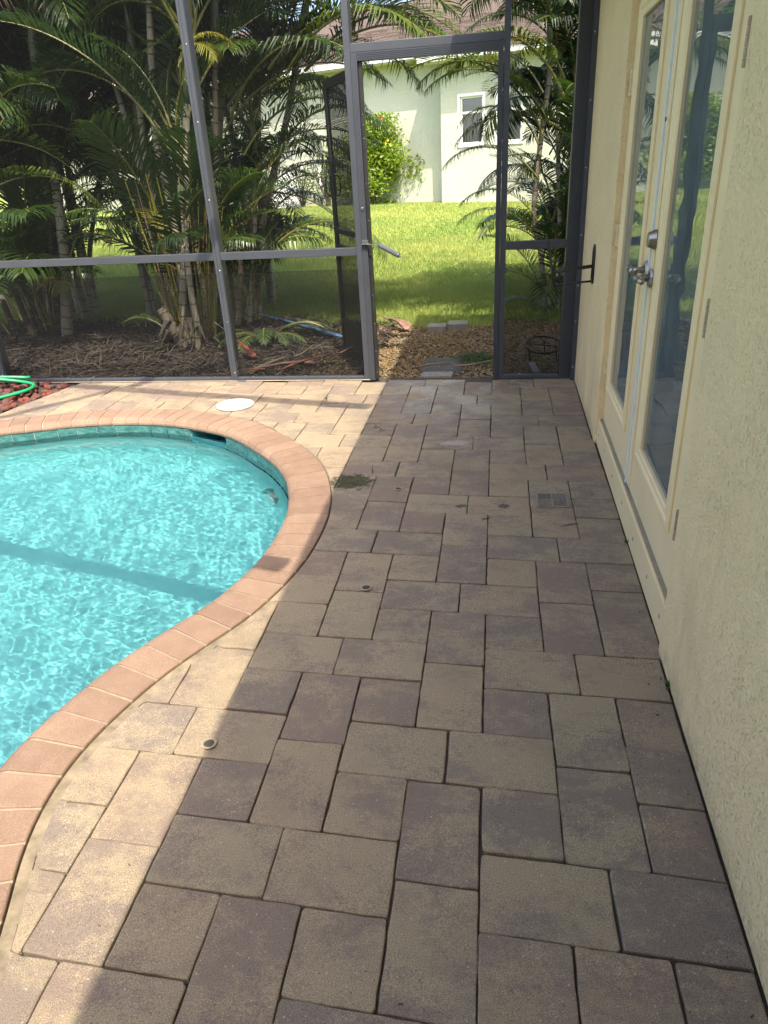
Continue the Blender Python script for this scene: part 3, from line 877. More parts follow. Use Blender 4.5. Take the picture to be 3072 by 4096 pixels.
# lava rock bed in the cage corner
n = 640
px = rng.uniform(-4.95, -3.3, n); py = rng.uniform(4.05, 5.13, n)
bx_ = np.array([bed_x(y) for y in py]); keep = px < bx_ - 0.012
px, py = px[keep], py[keep]
bm = bmesh.new(); bmesh.ops.create_icosphere(bm, subdivisions=2, radius=1.0)
V2 = np.array([v.co[:] for v in bm.verts]); F2 = np.array([[v.index for v in f.verts] for f in bm.faces]); bm.free()
V, F = lumps(np.stack([px, py, rng.uniform(-0.012, 0.016, len(px))], -1), rng.uniform(0.018, 0.036, len(px)), 0.75, 0.16, V2, F2)
tag(np_mesh('lava_rock', V, F, M['lava']), 'dark red lava rock filling the bed under the green hose', 'lava rock', kind='stuff')
mb = MB(); ys_ = np.linspace(4.0, 5.16, 12)
for y in ys_: mb.v += [(-5.0, y, -0.011), (bed_x(y) - 0.004, y, -0.011)]
for i in range(11): mb.f.append((2 * i, 2 * i + 1, 2 * i + 3, 2 * i + 2))
tag(mb.build('lava_bed', M['soil']), kind='structure')

# ------------------------------------------------------------------ pool cage
D = 5.163
cage = thing('pool_cage', 'grey aluminium pool screen cage standing across the end of the patio', 'screen cage', (-2.0, D, 0))
FR = M['bronze_frame']
TOPZ = 2.74
def screw(p, ax, parent, r=0.0045):
    m = MB(); m.lathe([(r, 0), (r, 0.0015), (r * 0.6, 0.003)], p, ax, 10); m.build('screw', M['steel'], parent)
def post(x0, x1, screws=True, base=True):
    o = MB().box(x0, x1, D, D + 0.10, 0.004, TOPZ).build('post', FR, cage, bevel=0.003)
    # raised spline cap on the face with its groove
    MB().box(x0 + 0.004, x0 + 0.021, D - 0.004, D + 0.002, 0.006, TOPZ).build('spline_strip', FR, o, bevel=0.0015)
    MB().box(x0 + 0.025, x1 - 0.003, D - 0.003, D + 0.002, 0.006, TOPZ).build('cover_strip', FR, o, bevel=0.0015)
    if screws:
        for z in (0.07, 0.46, 0.83, 1.30, 1.78, 2.22): screw((x0 + 0.034, D - 0.003, z), (0, -1, 0), o)
    return o
p1 = post(-2.071, -2.020)
post(-4.070, -4.019)
post(-6.5, -6.449, False)
# angle brackets at the foot of the middle post
for zz in (0.03, 0.10):
    b = MB(); b.box(-2.0195, -2.0165, D + 0.02, D + 0.075, zz, zz + 0.055); b.box(-2.018, -1.975, D + 0.075, D + 0.078, zz, zz + 0.05); b.build('bracket', M['steel'], p1, bevel=0.001)
b = MB(); b.box(-2.019, -1.955, D - 0.012, D + 0.028, 0.0065, 0.011); b.build('foot_plate', M['steel'], p1, bevel=0.002)
for (x, y) in ((-1.985, D + 0.006), (-2.095, D + 0.02), (-1.935, D + 0.03)):
    m = MB(); m.lathe([(0.011, 0.011), (0.011, 0.014), (0.007, 0.0145), (0.007, 0.021)], (x, y, 0.0), (0, 0, 1), 6); m.build('anchor_bolt', M['steel'], p1)
# hinge-side jamb: plain post face, ribbed door jamb, dark hinge channel
pj = MB().box(-1.0145, -0.972, D, D + 0.10, 0.004, TOPZ).build('post', FR, cage, bevel=0.003)
b = MB().box(-0.971, -0.931, D - 0.006, D + 0.05, 0.004, 2.10)
for k in range(5): b.box(-0.968 + k * 0.008, -0.964 + k * 0.008, D - 0.0085, D - 0.005, 0.006, 2.10)
b.build('door_jamb', FR, cage)
hj = MB().box(-0.930, -0.906, D + 0.012, D + 0.045, 0.01, 2.05).build('hinge_channel', M['dark_bronze'], cage, bevel=0.002)
for z in (0.06, 0.22, 0.42, 0.62, 0.90, 1.12, 1.35, 1.62, 1.70, 1.76): screw((-0.917, D + 0.012, z), (0, -1, 0), hj, 0.0038)
m = MB(); m.lathe([(0.011, 0), (0.011, 0.004), (0.006, 0.005)], (-0.950, D - 0.009, 1.20), (0, -1, 0), 14); m.build('latch_keeper', M['steel'], cage)
# latch-side post
b = MB().box(-0.020, 0.0195, D, D + 0.10, 0.004, TOPZ); b.build('post', FR, cage, bevel=0.003)
b = MB().box(-0.0535, -0.021, D - 0.006, D + 0.05, 0.004, 2.10)
for k in range(4): b.box(-0.051 + k * 0.008, -0.047 + k * 0.008, D - 0.0085, D - 0.005, 0.006, 2.10)
b.build('door_jamb', FR, cage)
# header over the door: plain beam with a ribbed stop below
MB().box(-0.9718, -0.0202, D + 0.001, D + 0.05, 2.101, 2.150).build('door_header', FR, cage, bevel=0.003)
b = MB().box(-0.9305, -0.0540, D - 0.006, D + 0.045, 2.052, 2.0995)
for k in range(5): b.box(-0.9305, -0.0540, D - 0.0085, D - 0.005, 2.056 + k * 0.009, 2.060 + k * 0.009)
b.build('header_stop', FR, cage)
# wall-side post: wide, ribbed
b = MB().box(0.418, 0.5255, D + 0.002, D + 0.09, 0.004, TOPZ)
for k in range(6): b.box(0.425 + k * 0.011, 0.430 + k * 0.011, D - 0.002, D + 0.003, 0.03, TOPZ - 0.01)
b.box(0.497, 0.5255, D - 0.045, D + 0.001, 0.004, TOPZ)
wp = b.build('post', FR, cage)
for z in (0.10, 0.42, 0.66, 0.98, 1.38, 1.75, 2.1): screw((0.507, D - 0.0455, z), (0, -1, 0), wp, 0.005)
def rail(x0, x1, z0, z1, dpt=0.05, nm='chair_rail'):
    MB().box(x0, x1, D + 0.004, D + dpt, z0, z1).build(nm, FR, cage, bevel=0.003)
spans = [(-6.448, -4.071), (-4.018, -2.0715), (-2.0195, -1.015), (0.020, 0.4175)]
for x0, x1 in spans:
    rail(x0, x1, 0.898, 0.951)
    o = MB().box(x0, x1, D - 0.002, D + 0.052, 0.0045, 0.034); pl_ = o.build('bottom_plate', FR, cage, bevel=0.004)
    k = 0
    xx = x0 + 0.12
    while xx < x1 - 0.05:
        m = MB(); m.lathe([(0.008, 0.034), (0.008, 0.036), (0.004, 0.0385)], (xx, D + 0.024, 0), (0, 0, 1), 10); m.build('screw', M['steel'], pl_); xx += 0.42
# cement smear along the plate
m = MB()
for i in range(60):
    x = -3.84 + i * (2.88 / 59); w_ = 0.002 + 0.007 * abs(math.sin(i * 1.7)) * random.random()
    m.v += [(x, D - 0.0025 - w_, 0.0062), (x, D - 0.0015, 0.0105)]
for i in range(59): m.f.append((2 * i, 2 * i + 2, 2 * i + 3, 2 * i + 1))
m.build('plate_caulk', M['cap_cream'], cage)
# top beam and roof structure overhead (mansard bays), whose shadows cross the patio and pool
MB().box(-6.5, 0.52, D + 0.01, D + 0.09, TOPZ + 0.001, TOPZ + 0.10).build('eave_beam', FR, cage, bevel=0.004)
for y0 in (3.03, 0.93):
    b = MB(); b.bar((-0.19, y0, 2.72), (-3.5, y0, 2.72 + 0.45 * 3.31), 0.05, 0.13); b.bar((-3.5, y0, 2.72 + 0.45 * 3.31), (-6.6, y0, 2.74), 0.05, 0.13); b.build('roof_beam', FR, cage)
b = MB(); b.bar((-0.95, 5.1, 2.75), (-2.6, 2.3, 3.6), 0.05, 0.07); b.bar((-2.6, 2.3, 3.6), (-3.45, 0.96, 4.02), 0.05, 0.07); b.build('hip_beam', FR, cage)
for y0 in (3.03, 0.93): MB().box(-6.62, -6.56, y0 - 0.03, y0 + 0.03, 0.004, 2.75).build('post', FR, cage)
# screens
def mesh_panel(x0, x1, z0, z1, nm='screen_mesh', mt='insect_mesh', y=D + 0.022):
    MB().add([(x0, y, z0), (x1, y, z0), (x1, y, z1), (x0, y, z1)], [(0, 1, 2, 3)]).build(nm, M[mt], cage)
for x0, x1 in spans:
    mesh_panel(x0, x1, 0.951, TOPZ)
    mesh_panel(x0, x1, 0.034, 0.898)
    mesh_panel(x0, x1, 0.034, 0.806, 'kick_screen', 'dense_mesh', D + 0.030)
mesh_panel(-0.972, -0.0202, 2.150, TOPZ)

# ------------------------------------------------------------------ screen door, standing open outwards
hx, hy = -0.925, D + 0.055
fx_, fy_ = -1.347, 6.04
dl = Vector((fx_ - hx, fy_ - hy, 0)); DW = dl.length; dd = dl.normalized(); dn = Vector((dd.y, -dd.x, 0))
door = thing('screen_door', 'dark screen door swung open outwards at the end of the patio', 'screen door', (hx, hy, 0.0))
def dbar(s0, s1, z0, z1, nm, mt, th=0.028, off=0.0, parent=door, bevel=0.003):
    a = Vector((hx, hy, 0)) + dn * off
    vs = []
    for s in (s0, s1):
        for o in (-th / 2, th / 2):
            for z in (z0, z1):
                p = a + dd * s + dn * o; vs.append((p.x, p.y, z))
    m = MB().add(vs, [(0, 1, 3, 2), (4, 6, 7, 5), (0, 4, 5, 1), (2, 3, 7, 6), (0, 2, 6, 4), (1, 5, 7, 3)])
    return m.build(nm, M[mt], parent, bevel=bevel, fix=True)
DB = 'dark_bronze'
dbar(0, 0.055, 0.02, 2.045, 'stile', DB); dbar(DW - 0.055, DW, 0.02, 2.045, 'stile', DB)
dbar(0.0555, DW - 0.0555, 1.985, 2.045, 'top_rail', DB)
dbar(0.0555, DW - 0.0555, 0.985, 1.02, 'cross_rail', DB); dbar(0.0555, DW - 0.0555, 0.875, 0.90, 'cross_rail', DB)
dbar(0.0555, DW - 0.0555, 0.02, 0.07, 'bottom_rail', DB); dbar(0.0555, DW - 0.0555, 0.275, 0.31, 'cross_rail', DB)
dbar(0.0555, DW - 0.0555, 0.0705, 0.2745, 'kick_panel', DB, 0.008)
def dmesh(z0, z1):
    a = Vector((hx, hy, 0)); p = a + dd * 0.055; q = a + dd * (DW - 0.055)
    MB().add([(p.x, p.y, z0), (q.x, q.y, z0), (q.x, q.y, z1), (p.x, p.y, z1)], [(0, 1, 2, 3)]).build('screen_mesh', M['door_mesh'], door)
dmesh(1.02, 1.985); dmesh(0.90, 0.985); dmesh(0.31, 0.875)
# pull handle at the free edge, both sides
for sgn in (-1, 1):
    a = Vector((hx, hy, 0)) + dd * (DW - 0.028) + dn * sgn * 0.014
    hb = MB(); c1 = a + dn * sgn * 0.004
    hb.bar((c1.x, c1.y, 1.27), (c1.x, c1.y, 1.40), 0.028, 0.008, tuple(dn))
    hp = [a + Vector((0, 0, 1.405)), a + dn * sgn * 0.03 + Vector((0, 0, 1.40)), a + dn * sgn * 0.045 + Vector((0, 0, 1.38)), a + dn * sgn * 0.045 + Vector((0, 0, 1.29)), a + dn * sgn * 0.03 + Vector((0, 0, 1.26)), a + Vector((0, 0, 1.255))]
    hb.tube(hp, 0.006, 8); hb.box(a.x - 0.02, a.x + 0.02, a.y - 0.008, a.y + 0.008, 1.42, 1.455)
    hb.build('handle', M['black_metal'], door)

# door closer hanging from its bracket on the jamb
cl = thing('door_closer', 'grey tube door closer hanging loose from the screen door jamb', 'door closer', (-0.95, D - 0.01, 0.985))
b = MB(); b.box(-0.969, -0.925, D - 0.0125, D - 0.0090, 0.972, 1.000); b.box(-0.969, -0.912, D - 0.030, D - 0.0125, 0.970, 0.976); b.build('jamb_bracket', M['closer_paint'], cl, bevel=0.001)
for x in (-0.960, -0.945, -0.930): screw((x, D - 0.0125, 0.991), (0, -1, 0), cl, 0.0035)
ra = Vector((-0.935, D - 0.026, 0.973)); rb = Vector((-0.845, D - 0.05, 0.968)); re = Vector((-0.690, D - 0.16, 0.905))
b = MB(); b.bar(tuple(ra), tuple(rb), 0.010, 0.005); b.build('rod', M['steel'], cl)
ax = (re - rb).normalized(); Lc = (re - rb).length
b = MB(); b.lathe([(0.004, -0.012), (0.005, 0.0), (0.012, 0.004), (0.0165, 0.015), (0.0165, Lc - 0.01), (0.014, Lc - 0.004), (0.013, Lc)], tuple(rb), tuple(ax), 20); b.build('cylinder', M['closer_paint'], cl, smooth=False)
b = MB(); b.lathe([(0.006, Lc), (0.006, Lc + 0.010), (0.004, Lc + 0.011), (0.004, Lc + 0.018)], tuple(rb), tuple(ax), 10); b.build('adjusting_screw', M['steel'], cl)

# ------------------------------------------------------------------ the house on the right
WX = 0.527
house = thing('house', 'cream stucco house wall with glazed double doors along the patio', 'house', (WX + 0.1, 2.0, 0))
HEND = 5.42
def wallbox(y0, y1, z0, z1, x0=WX, x1=WX + 0.2):
    return MB().box(x0, x1, y0, y1, z0, z1)
YN, YF = 1.975, 3.862                      # stucco edges of the door recess
b = wallbox(-4.6, YN, 0.0, 2.66); b.build('wall', M['stucco'], house, bevel=0.006)
b = wallbox(YF, HEND, 0.0, 2.66); b.build('wall', M['stucco'], house, bevel=0.006)
b = wallbox(YN - 0.0005, YF + 0.0005, 2.14, 2.66, WX + 0.001); b.build('wall', M['stucco'], house)
b = MB().box(WX + 0.2005, 10.0, HEND - 0.2, HEND - 0.001, -0.04, 2.66); b.build('wall', M['stucco'], house)
b = MB().box(9.8, 10.0, -4.6, HEND - 0.2005, -0.04, 2.66); b.build('wall', M['stucco'], house)
b = MB().box(WX + 0.2005, 9.7995, -4.6, -4.4, -0.04, 2.66); b.build('wall', M['stucco'], house)
# roof: eave line follows the edge of the shade on the patio
ZE = 2.70
def ex(y): return -0.775 - 0.011 * y - KX * ZE
yA, yB = -5.2, HEND + 0.62
rz = lambda x: ZE + 0.14 + (x - ex(0)) * 0.42
b = MB()
xr = 5.2
b.add([(ex(yA), yA, ZE + 0.14), (ex(yB), yB, ZE + 0.14), (xr, yB - 5.2, rz(xr)), (xr, yA + 5.2, rz(xr)), (10.6, yB, ZE + 0.14), (10.6, yA, ZE + 0.14)],
      [(0, 3, 2, 1), (1, 2, 4), (4, 2, 3, 5), (5, 3, 0)])
roof = b.build('roof', M['shingle'], house)
b = MB(); b.add([(ex(yA), yA, ZE), (ex(yB), yB, ZE), (ex(yB), yB, ZE + 0.139), (ex(yA), yA, ZE + 0.139), (ex(yA) + 0.02, yA, ZE), (ex(yB) + 0.02, yB - 0.02, ZE), (ex(yB) + 0.02, yB - 0.02, ZE + 0.139), (ex(yA) + 0.02, yA, ZE + 0.139)],
             [(0, 3, 2, 1), (4, 5, 6, 7), (0, 1, 5, 4), (3, 7, 6, 2), (0, 4, 7, 3), (1, 2, 6, 5)]); b.box(ex(yB) + 0.021, 10.6, yB - 0.02, yB, ZE, ZE + 0.139)
b.build('fascia', M['soffit_paint'], house)
b = MB(); b.add([(ex(yA) + 0.02, yA, ZE - 0.03), (WX + 0.05, yA, ZE - 0.03), (WX + 0.05, yB - 0.02, ZE - 0.03), (ex(yB) + 0.02, yB - 0.02, ZE - 0.03)], [(0, 1, 2, 3)])
b.box(WX + 0.051, 10.55, HEND - 0.1, yB - 0.02, ZE - 0.035, ZE - 0.03)
b.build('soffit', M['soffit_paint'], house)
# covered lanai behind the photographer: ceiling, fascia, back wall
MB().box(-7.0, WX - 0.002, -4.6, -1.10, 2.640, 2.669).build('lanai_ceiling', M['soffit_paint'], house)
MB().box(-7.0, ex(-1.1) - 0.002, -1.0995, -1.07, 2.56, 2.80).build('lanai_fascia', M['soffit_paint'], house)
MB().box(-7.0, WX - 0.002, -4.8, -4.601, 0.0, 2.66).build('wall', M['stucco'], house)
MB().box(-7.0, ex(-4.0) - 0.004, -4.6, -1.10, 2.70, 2.73).build('lanai_roof', M['shingle'], house)
# room behind the glass
b = MB()
b.add([(0.63, 1.0, 0.10), (4.5, 1.0, 0.10), (4.5, 5.1, 0.10), (0.63, 5.1, 0.10)], [(0, 1, 2, 3)]); b.build('interior_floor', M['interior_floor'], house)
b = MB().box(4.5, 4.55, 1.0, 5.1, 0.1, 2.6); b.box(0.74, 4.5, 5.1, 5.15, 0.1, 2.6); b.box(0.74, 4.5, 0.95, 1.0, 0.1, 2.6); b.build('interior_wall', M['interior_wall'], house)
b = MB(); b.add([(0.63, 0.95, 2.6), (4.5, 0.95, 2.6), (4.5, 5.15, 2.6), (0.63, 5.15, 2.6)], [(0, 3, 2, 1)]); b.build('interior_ceiling', M['interior_wall'], house)

m = MB(); ys_ = np.linspace(2.02, 3.90, 120)
for y in ys_:
    w_ = 0.632 + 0.009 * math.sin(y * 46) + 0.008 * math.sin(y * 23 + 1)
    m.v += [(w_, y, 0.13), (w_ + 0.004 * math.sin(y * 9), y, 2.2)]
for i in range(119): m.f.append((2 * i, 2 * i + 2, 2 * i + 3, 2 * i + 1))
m.build('curtain', M['curtain'], house, smooth=True)

# door frame, sill board and the two glazed leaves
PD = M['door_paint']
XK, XD, XG = 0.5405, 0.5655, 0.5755        # sill board face, leaf face, glass plane
kp = MB().box(XK, XK + 0.06, YN + 0.0005, YF - 0.0005, 0.0, 0.140).build('sill_board', PD, house, bevel=0.002)
for y in (2.07, 2.31, 2.62, 2.93, 3.25, 3.56, 3.80):
    m = MB(); m.lathe([(0.0085, 0), (0.0085, 0.0012), (0.0045, 0.0018)], (XK, y, 0.073 + 0.006 * math.sin(y * 9)), (-1, 0, 0), 12); m.build('screw', M['rust_hinge'], kp)
MB().box(XK + 0.010, XK + 0.06, YN + 0.0005, YF - 0.0005, 0.1405, 0.1450).build('threshold', M['steel'], house)
MB().box(XK + 0.004, XK + 0.10, 3.9205, 4.03, 0.0, 2.13).build('door_frame', PD, house)
MB().box(XK + 0.004, XK + 0.10, 1.90, 1.9745, 0.0, 2.13).build('door_frame', PD, house)
MB().box(XK + 0.004, XK + 0.10, YN + 0.001, 3.92, 2.085, 2.139).build('door_frame', PD, house)
def door_leaf(y0, y1, g0, g1, m0, m1, lab):
    """solid leaf with a glazed opening g0..g1, moulded trim m0..m1"""
    z0, z1, gz0, gz1, mz0, mz1 = 0.146, 2.08, 0.382, 1.975, 0.322, 2.03
    th = 0.044
    b = MB()
    b.box(XD, XD + th, y0, g0, z0, z1); b.box(XD, XD + th, g1, y1, z0, z1); b.box(XD, XD + th, g0 + 0.0003, g1 - 0.0003, z0, gz0); b.box(XD, XD + th, g0 + 0.0003, g1 - 0.0003, gz1, z1)
    leaf_ = b.build('door_leaf', PD, house)
    tag(leaf_, lab)
    # stepped trim: three nested mitred frames
    def frame(a0, a1, c0, c1, wy, wz, xo, nm):
        """mitred frame outer a0..a1 x c0..c1, rail widths wy/wz, standing xo proud"""
        o = [(a0, c0), (a1, c0), (a1, c1), (a0, c1)]; i = [(a0 + wy, c0 + wz), (a1 - wy, c0 + wz), (a1 - wy, c1 - wz), (a0 + wy, c1 - wz)]
        v = []
        for (y, z) in o: v.append((XD - 0.0005, y, z))
        for (y, z) in o: v.append((XD - xo * 0.7, y, z))
        for (y, z), (yy, zz) in zip(o, i): v.append((XD - xo, y * 0.7 + yy * 0.3, z * 0.7 + zz * 0.3))
        for (y, z), (yy, zz) in zip(o, i): v.append((XD - xo * 0.85, y * 0.3 + yy * 0.7, z * 0.3 + zz * 0.7))
        for (y, z) in i: v.append((XD - xo * 0.25, y, z))
        for (y, z) in i: v.append((XD + 0.012, y, z))
        f = []
        for r in range(5):
            for k in range(4): f.append((r * 4 + k, r * 4 + (k + 1) % 4, (r + 1) * 4 + (k + 1) % 4, (r + 1) * 4 + k))
        m = MB().add(v, f); m.build(nm, PD, leaf_, fix=True)
    gw0, gw1 = g0 - m0, m1 - g1
    frame(m0, m1, mz0, mz1, gw0 * 0.55, 0.034, 0.010, 'glazing_bead')
    frame(m0 + gw0 * 0.55 + 0.001, m1 - gw0 * 0.55 - 0.001, mz0 + 0.035, mz1 - 0.035, gw0 * 0.40, 0.024, 0.006, 'glazing_bead')
    MB().box(XG, XG + 0.004, g0 + 0.001, g1 - 0.001, gz0 + 0.001, gz1 - 0.001).build('glass_pane', M['door_glass'], leaf_)
    return leaf_
leafN = door_leaf(1.985, 2.994, 2.275, 2.790, 2.190, 2.885, 'near glazed door leaf with deadbolt')
leafF = door_leaf(3.006, 3.858, 3.255, 3.735, 3.165, 3.825, 'far glazed door leaf')
MB().box(XD - 0.010, XD + 0.03, 2.9945, 3.0055, 0.147, 2.08).build('weather_strip', M['weather_strip'], house)
MB().box(XD - 0.0035, XD - 0.0005, 2.930, 2.986, 0.150, 2.075).build('astragal', PD, leafN, bevel=0.003)
# hardware
def lever(y, z, parent, yaw):
    m = MB(); m.lathe([(0.036, 0.0), (0.036, 0.005), (0.031, 0.012), (0.018, 0.016)], (XD - 0.0006, y, z), (-1, 0, 0), 24); r_ = m.build('lever_rose', M['nickel'], parent, smooth=False)
    m = MB(); m.lathe([(0.013, 0.0), (0.0125, 0.05)], (XD - 0.012, y, z), (-1, 0, 0), 14)
    x = XD - 0.058
    m.tube([(x + 0.006, y - 0.01 * yaw, z), (x, y, z), (x - 0.004, y + 0.03 * yaw, z + 0.002), (x - 0.001, y + 0.07 * yaw, z + 0.004), (x + 0.005, y + 0.100 * yaw, z + 0.0)], [0.0125, 0.0135, 0.0125, 0.0115, 0.009], 10)
    m.build('lever_handle', M['nickel'], parent, smooth=True)
lever(2.945, 1.026, leafN, -1); lever(3.062, 1.040, leafF, 1)
m = MB(); m.lathe([(0.036, 0.0), (0.036, 0.004), (0.033, 0.011), (0.026, 0.028), (0.023, 0.030)], (XD - 0.0036, 2.935, 1.166), (-1, 0, 0), 28); m.build('deadbolt', M['nickel'], leafN)
m = MB(); m.lathe([(0.008, 0), (0.008, 0.002)], (XD - 0.012, 2.945, 1.56), (-1, 0, 0), 10); m.build('keyhole', M['dark_slot'], leafN)
def hinge(y, z0, z1, mat_, parent, x):
    n = 5; dz = (z1 - z0) / n
    for k in range(n):
        m = MB(); m.lathe([(0.0075, 0.001), (0.0075, dz - 0.001)], (x, y, z0 + k * dz), (0, 0, 1), 12); m.build('hinge_knuckle', mat_, parent)
    MB().box(x + 0.002, x + 0.006, y - 0.028, y - 0.006, z0, z1).build('hinge_leaf', mat_, parent)
for z0, z1 in ((0.400, 0.502), (1.043, 1.147), (1.687, 1.793)): hinge(3.848, z0, z1, M['hinge_paint'], leafF, 0.5545)
for k, (z0, z1) in enumerate(((0.402, 0.504), (1.014, 1.116), (1.626, 1.726))): hinge(1.9955, z0, z1, M['rust_hinge'], leafN, 0.5335)

# folding hose hanger on the far stretch of wall
hh_ = thing('hose_hanger', 'black wire hose hanger fixed to the stucco wall by the cage corner', 'hose hanger', (WX, 4.45, 0.85))
y0 = 4.44
def wire(pts, r, nm): m = MB(); m.tube(pts, r, 8); m.build(nm, M['black_metal'], hh_, smooth=True)
wire([(0.522, y0, 0.79), (0.522, y0, 0.94), (0.522, y0 + 0.012, 0.972), (0.522, y0 + 0.035, 0.985), (0.522, y0 + 0.058, 0.972), (0.522, y0 + 0.07, 0.94), (0.522, y0 + 0.07, 0.79)], 0.006, 'wall_hoop')
MB().box(0.516, 0.5265, y0 + 0.002, y0 + 0.068, 0.775, 0.800).build('wall_plate', M['black_metal'], hh_)
for yy in (y0 + 0.006, y0 + 0.064):
    wire([(0.520, yy, 0.87), (0.36, yy, 0.852), (0.305, yy, 0.845)], 0.006, 'arm')
wire([(0.520, y0 + 0.035, 0.785), (0.40, y0 + 0.035, 0.777), (0.305, y0 + 0.035, 0.772)], 0.006, 'arm')
wire([(0.33, y0 + 0.035, 0.774), (0.33, y0 + 0.035, 0.845)], 0.005, 'brace')
for yy in (y0 + 0.0, y0 + 0.07):
    wire([(0.303, yy, 0.765), (0.288, yy, 0.86), (0.255, yy, 1.01), (0.248, yy, 1.045)], 0.006, 'front_stop')
wire([(0.248, y0, 1.045), (0.246, y0 + 0.035, 1.052), (0.248, y0 + 0.07, 1.045)], 0.006, 'front_stop')
wire([(0.42, y0 + 0.006, 0.858), (0.425, y0 + 0.03, 0.835), (0.415, y0 + 0.035, 0.80)], 0.005, 'hook')

# ------------------------------------------------------------------ things set into or lying on the patio
lid = thing('skimmer_lid', 'round white skimmer lid set in the sunlit pavers behind the pool', 'lid', (-1.83, 4.558, 0.004))
m = MB(); m.lathe([(0.130, 0.0), (0.131, 0.007), (0.127, 0.0105), (0.118, 0.011), (0.116, 0.0095), (0.090, 0.010), (0.088, 0.0112), (0.060, 0.0112), (0.058, 0.010), (0.004, 0.0105)], (-1.83, 4.558, 0.003), (0, 0, 1), 48)
m.build('cover', M['white_plastic'], lid)
for (sx, sy) in ((-0.005, -0.085), (0.0, 0.088)):
    MB().box(-1.83 + sx - 0.022, -1.83 + sx + 0.022, 4.558 + sy - 0.010, 4.558 + sy + 0.010, 0.0125, 0.0140).build('finger_slot', M['dark_slot'], lid)
for (sx, sy) in ((-0.05, 0.03), (0.05, 0.02)):
    m = MB(); m.lathe([(0.006, 0.0125), (0.005, 0.0155)], (-1.83 + sx, 4.558 + sy, 0), (0, 0, 1), 10); m.build('lid_screw', M['steel'], lid)

gx, gy, gr = 0.254, 3.098, 0.075
dr = thing('deck_drain', 'square grey drain grate with slanted slots set in a paver by the doors', 'drain', (gx, gy, 0.0))
m = MB(); w_ = 0.009
m.box(gx - gr, gx + gr, gy - gr, gy - gr + w_, 0.001, 0.0080); m.box(gx - gr, gx + gr, gy + gr - w_, gy + gr, 0.001, 0.0080)
m.box(gx - gr, gx - gr + w_, gy - gr + w_, gy + gr - w_, 0.001, 0.0080); m.box(gx + gr - w_, gx + gr, gy - gr + w_, gy + gr - w_, 0.001, 0.0080)
m.build('grate_frame', M['drain_plastic'], dr)
MB().box(gx - gr + w_, gx + gr - w_, gy - gr + w_, gy + gr - w_, 0.001, 0.0045).build('sump', M['dark_slot'], dr)
m = MB(); m.box(gx - 0.0035, gx + 0.0035, gy - gr + w_, gy + gr - w_, 0.0046, 0.0078); m.box(gx - gr + w_, gx - 0.0036, gy - 0.0025, gy + 0.0025, 0.0046, 0.0078); m.box(gx + 0.0036, gx + gr - w_, gy - 0.0025, gy + 0.0025, 0.0046, 0.0078)
m.build('cross_bar', M['drain_plastic'], dr)
m = MB(); m.lathe([(0.011, 0.0046), (0.011, 0.0085), (0.008, 0.0088)], (gx, gy, 0), (0, 0, 1), 14); m.build('centre_boss', M['drain_plastic'], dr)
lo, hi = 0.004, gr - w_
for qx in (-1, 1):
    for qy in (-1, 1):
        for c in np.arange(-hi + 0.012, hi, 0.0155):
            # slat: y = c + s*0.55 across the quadrant, clipped
            pts = []
            for s in np.linspace(lo, hi, 24):
                yv = (c + s * 0.75)
                if 0.003 < yv < hi: pts.append((gx + qx * s, gy + qy * (hi - yv + 0.002)))
            if len(pts) > 3:
                m = MB(); m.bar((*pts[0], 0.0060), (*pts[-1], 0.0060), 0.0058, 0.0030); m.build('slat', M['drain_plastic'], dr)

caps = [(-0.495, 2.278, 'open plastic deck sleeve in the shaded pavers, nearest the pool bend'), (-0.804, 1.425, 'cream deck sleeve half in sun on the shade line near the coping'),
        (-0.492, 3.198, 'small deck sleeve in a shaded paver beside the algae-stained one'), (-0.760, 4.125, 'far left one of two small sleeves close together in the shade'), (-0.715, 4.065, 'far right one of two small sleeves close together in the shade')]
for (x, y, lab) in caps:
    c = thing('deck_sleeve', lab, 'deck sleeve', (x, y, 0.0), 'deck sleeves in the pavers')
    m = MB(); m.lathe([(0.0165, 0.0025), (0.021, 0.0035), (0.0225, 0.0075), (0.0185, 0.0095), (0.0155, 0.008), (0.0150, 0.003)], (x, y, 0), (0, 0, 1), 24)
    m.build('collar', M['cap_cream'], c)
    m = MB(); m.lathe([(0.0152, 0.003), (0.0150, 0.0055), (0.003, 0.0050)], (x, y, 0), (0, 0, 1), 20); m.build('socket', M['bark_dark'], c)

# garden hose lying in loops on the lava rock
hs = thing('garden_hose', 'bright green garden hose looped on the lava rock at the left edge', 'hose', (-3.8, 4.75, 0.03))
def smooth_path(P, per=10):
    P = [np.array(p, float) for p in P]; out = []
    for i in range(len(P) - 1):
        p0 = P[max(i - 1, 0)]; p1 = P[i]; p2 = P[i + 1]; p3 = P[min(i + 2, len(P) - 1)]
        for q in range(per):
            s = q / per; out.append(0.5 * ((2 * p1) + (-p0 + p2) * s + (2 * p0 - 5 * p1 + 4 * p2 - p3) * s * s + (-p0 + 3 * p1 - 3 * p2 + p3) * s ** 3))
    out.append(P[-1]); return [tuple(p) for p in out]
m = MB(); m.tube(smooth_path([(-4.5, 4.20, .04), (-4.15, 4.32, .04), (-3.90, 4.45, .045), (-3.70, 4.62, .045), (-3.585, 4.80, .05), (-3.61, 4.93, .055), (-3.73, 4.965, .07), (-3.86, 4.92, .10), (-3.97, 4.86, .13), (-4.10, 4.82, .14)]), 0.0135, 10)
m.build('hose_run', M['hose_green'], hs, smooth=True)
m = MB(); m.tube(smooth_path([(-4.4, 4.95, .05), (-4.1, 5.03, .06), (-3.85, 5.07, .07), (-3.735, 5.065, .075), (-3.74, 5.03, .085), (-3.82, 4.99, .10), (-3.93, 4.92, .12), (-4.02, 4.88, .13)]), 0.0135, 10)
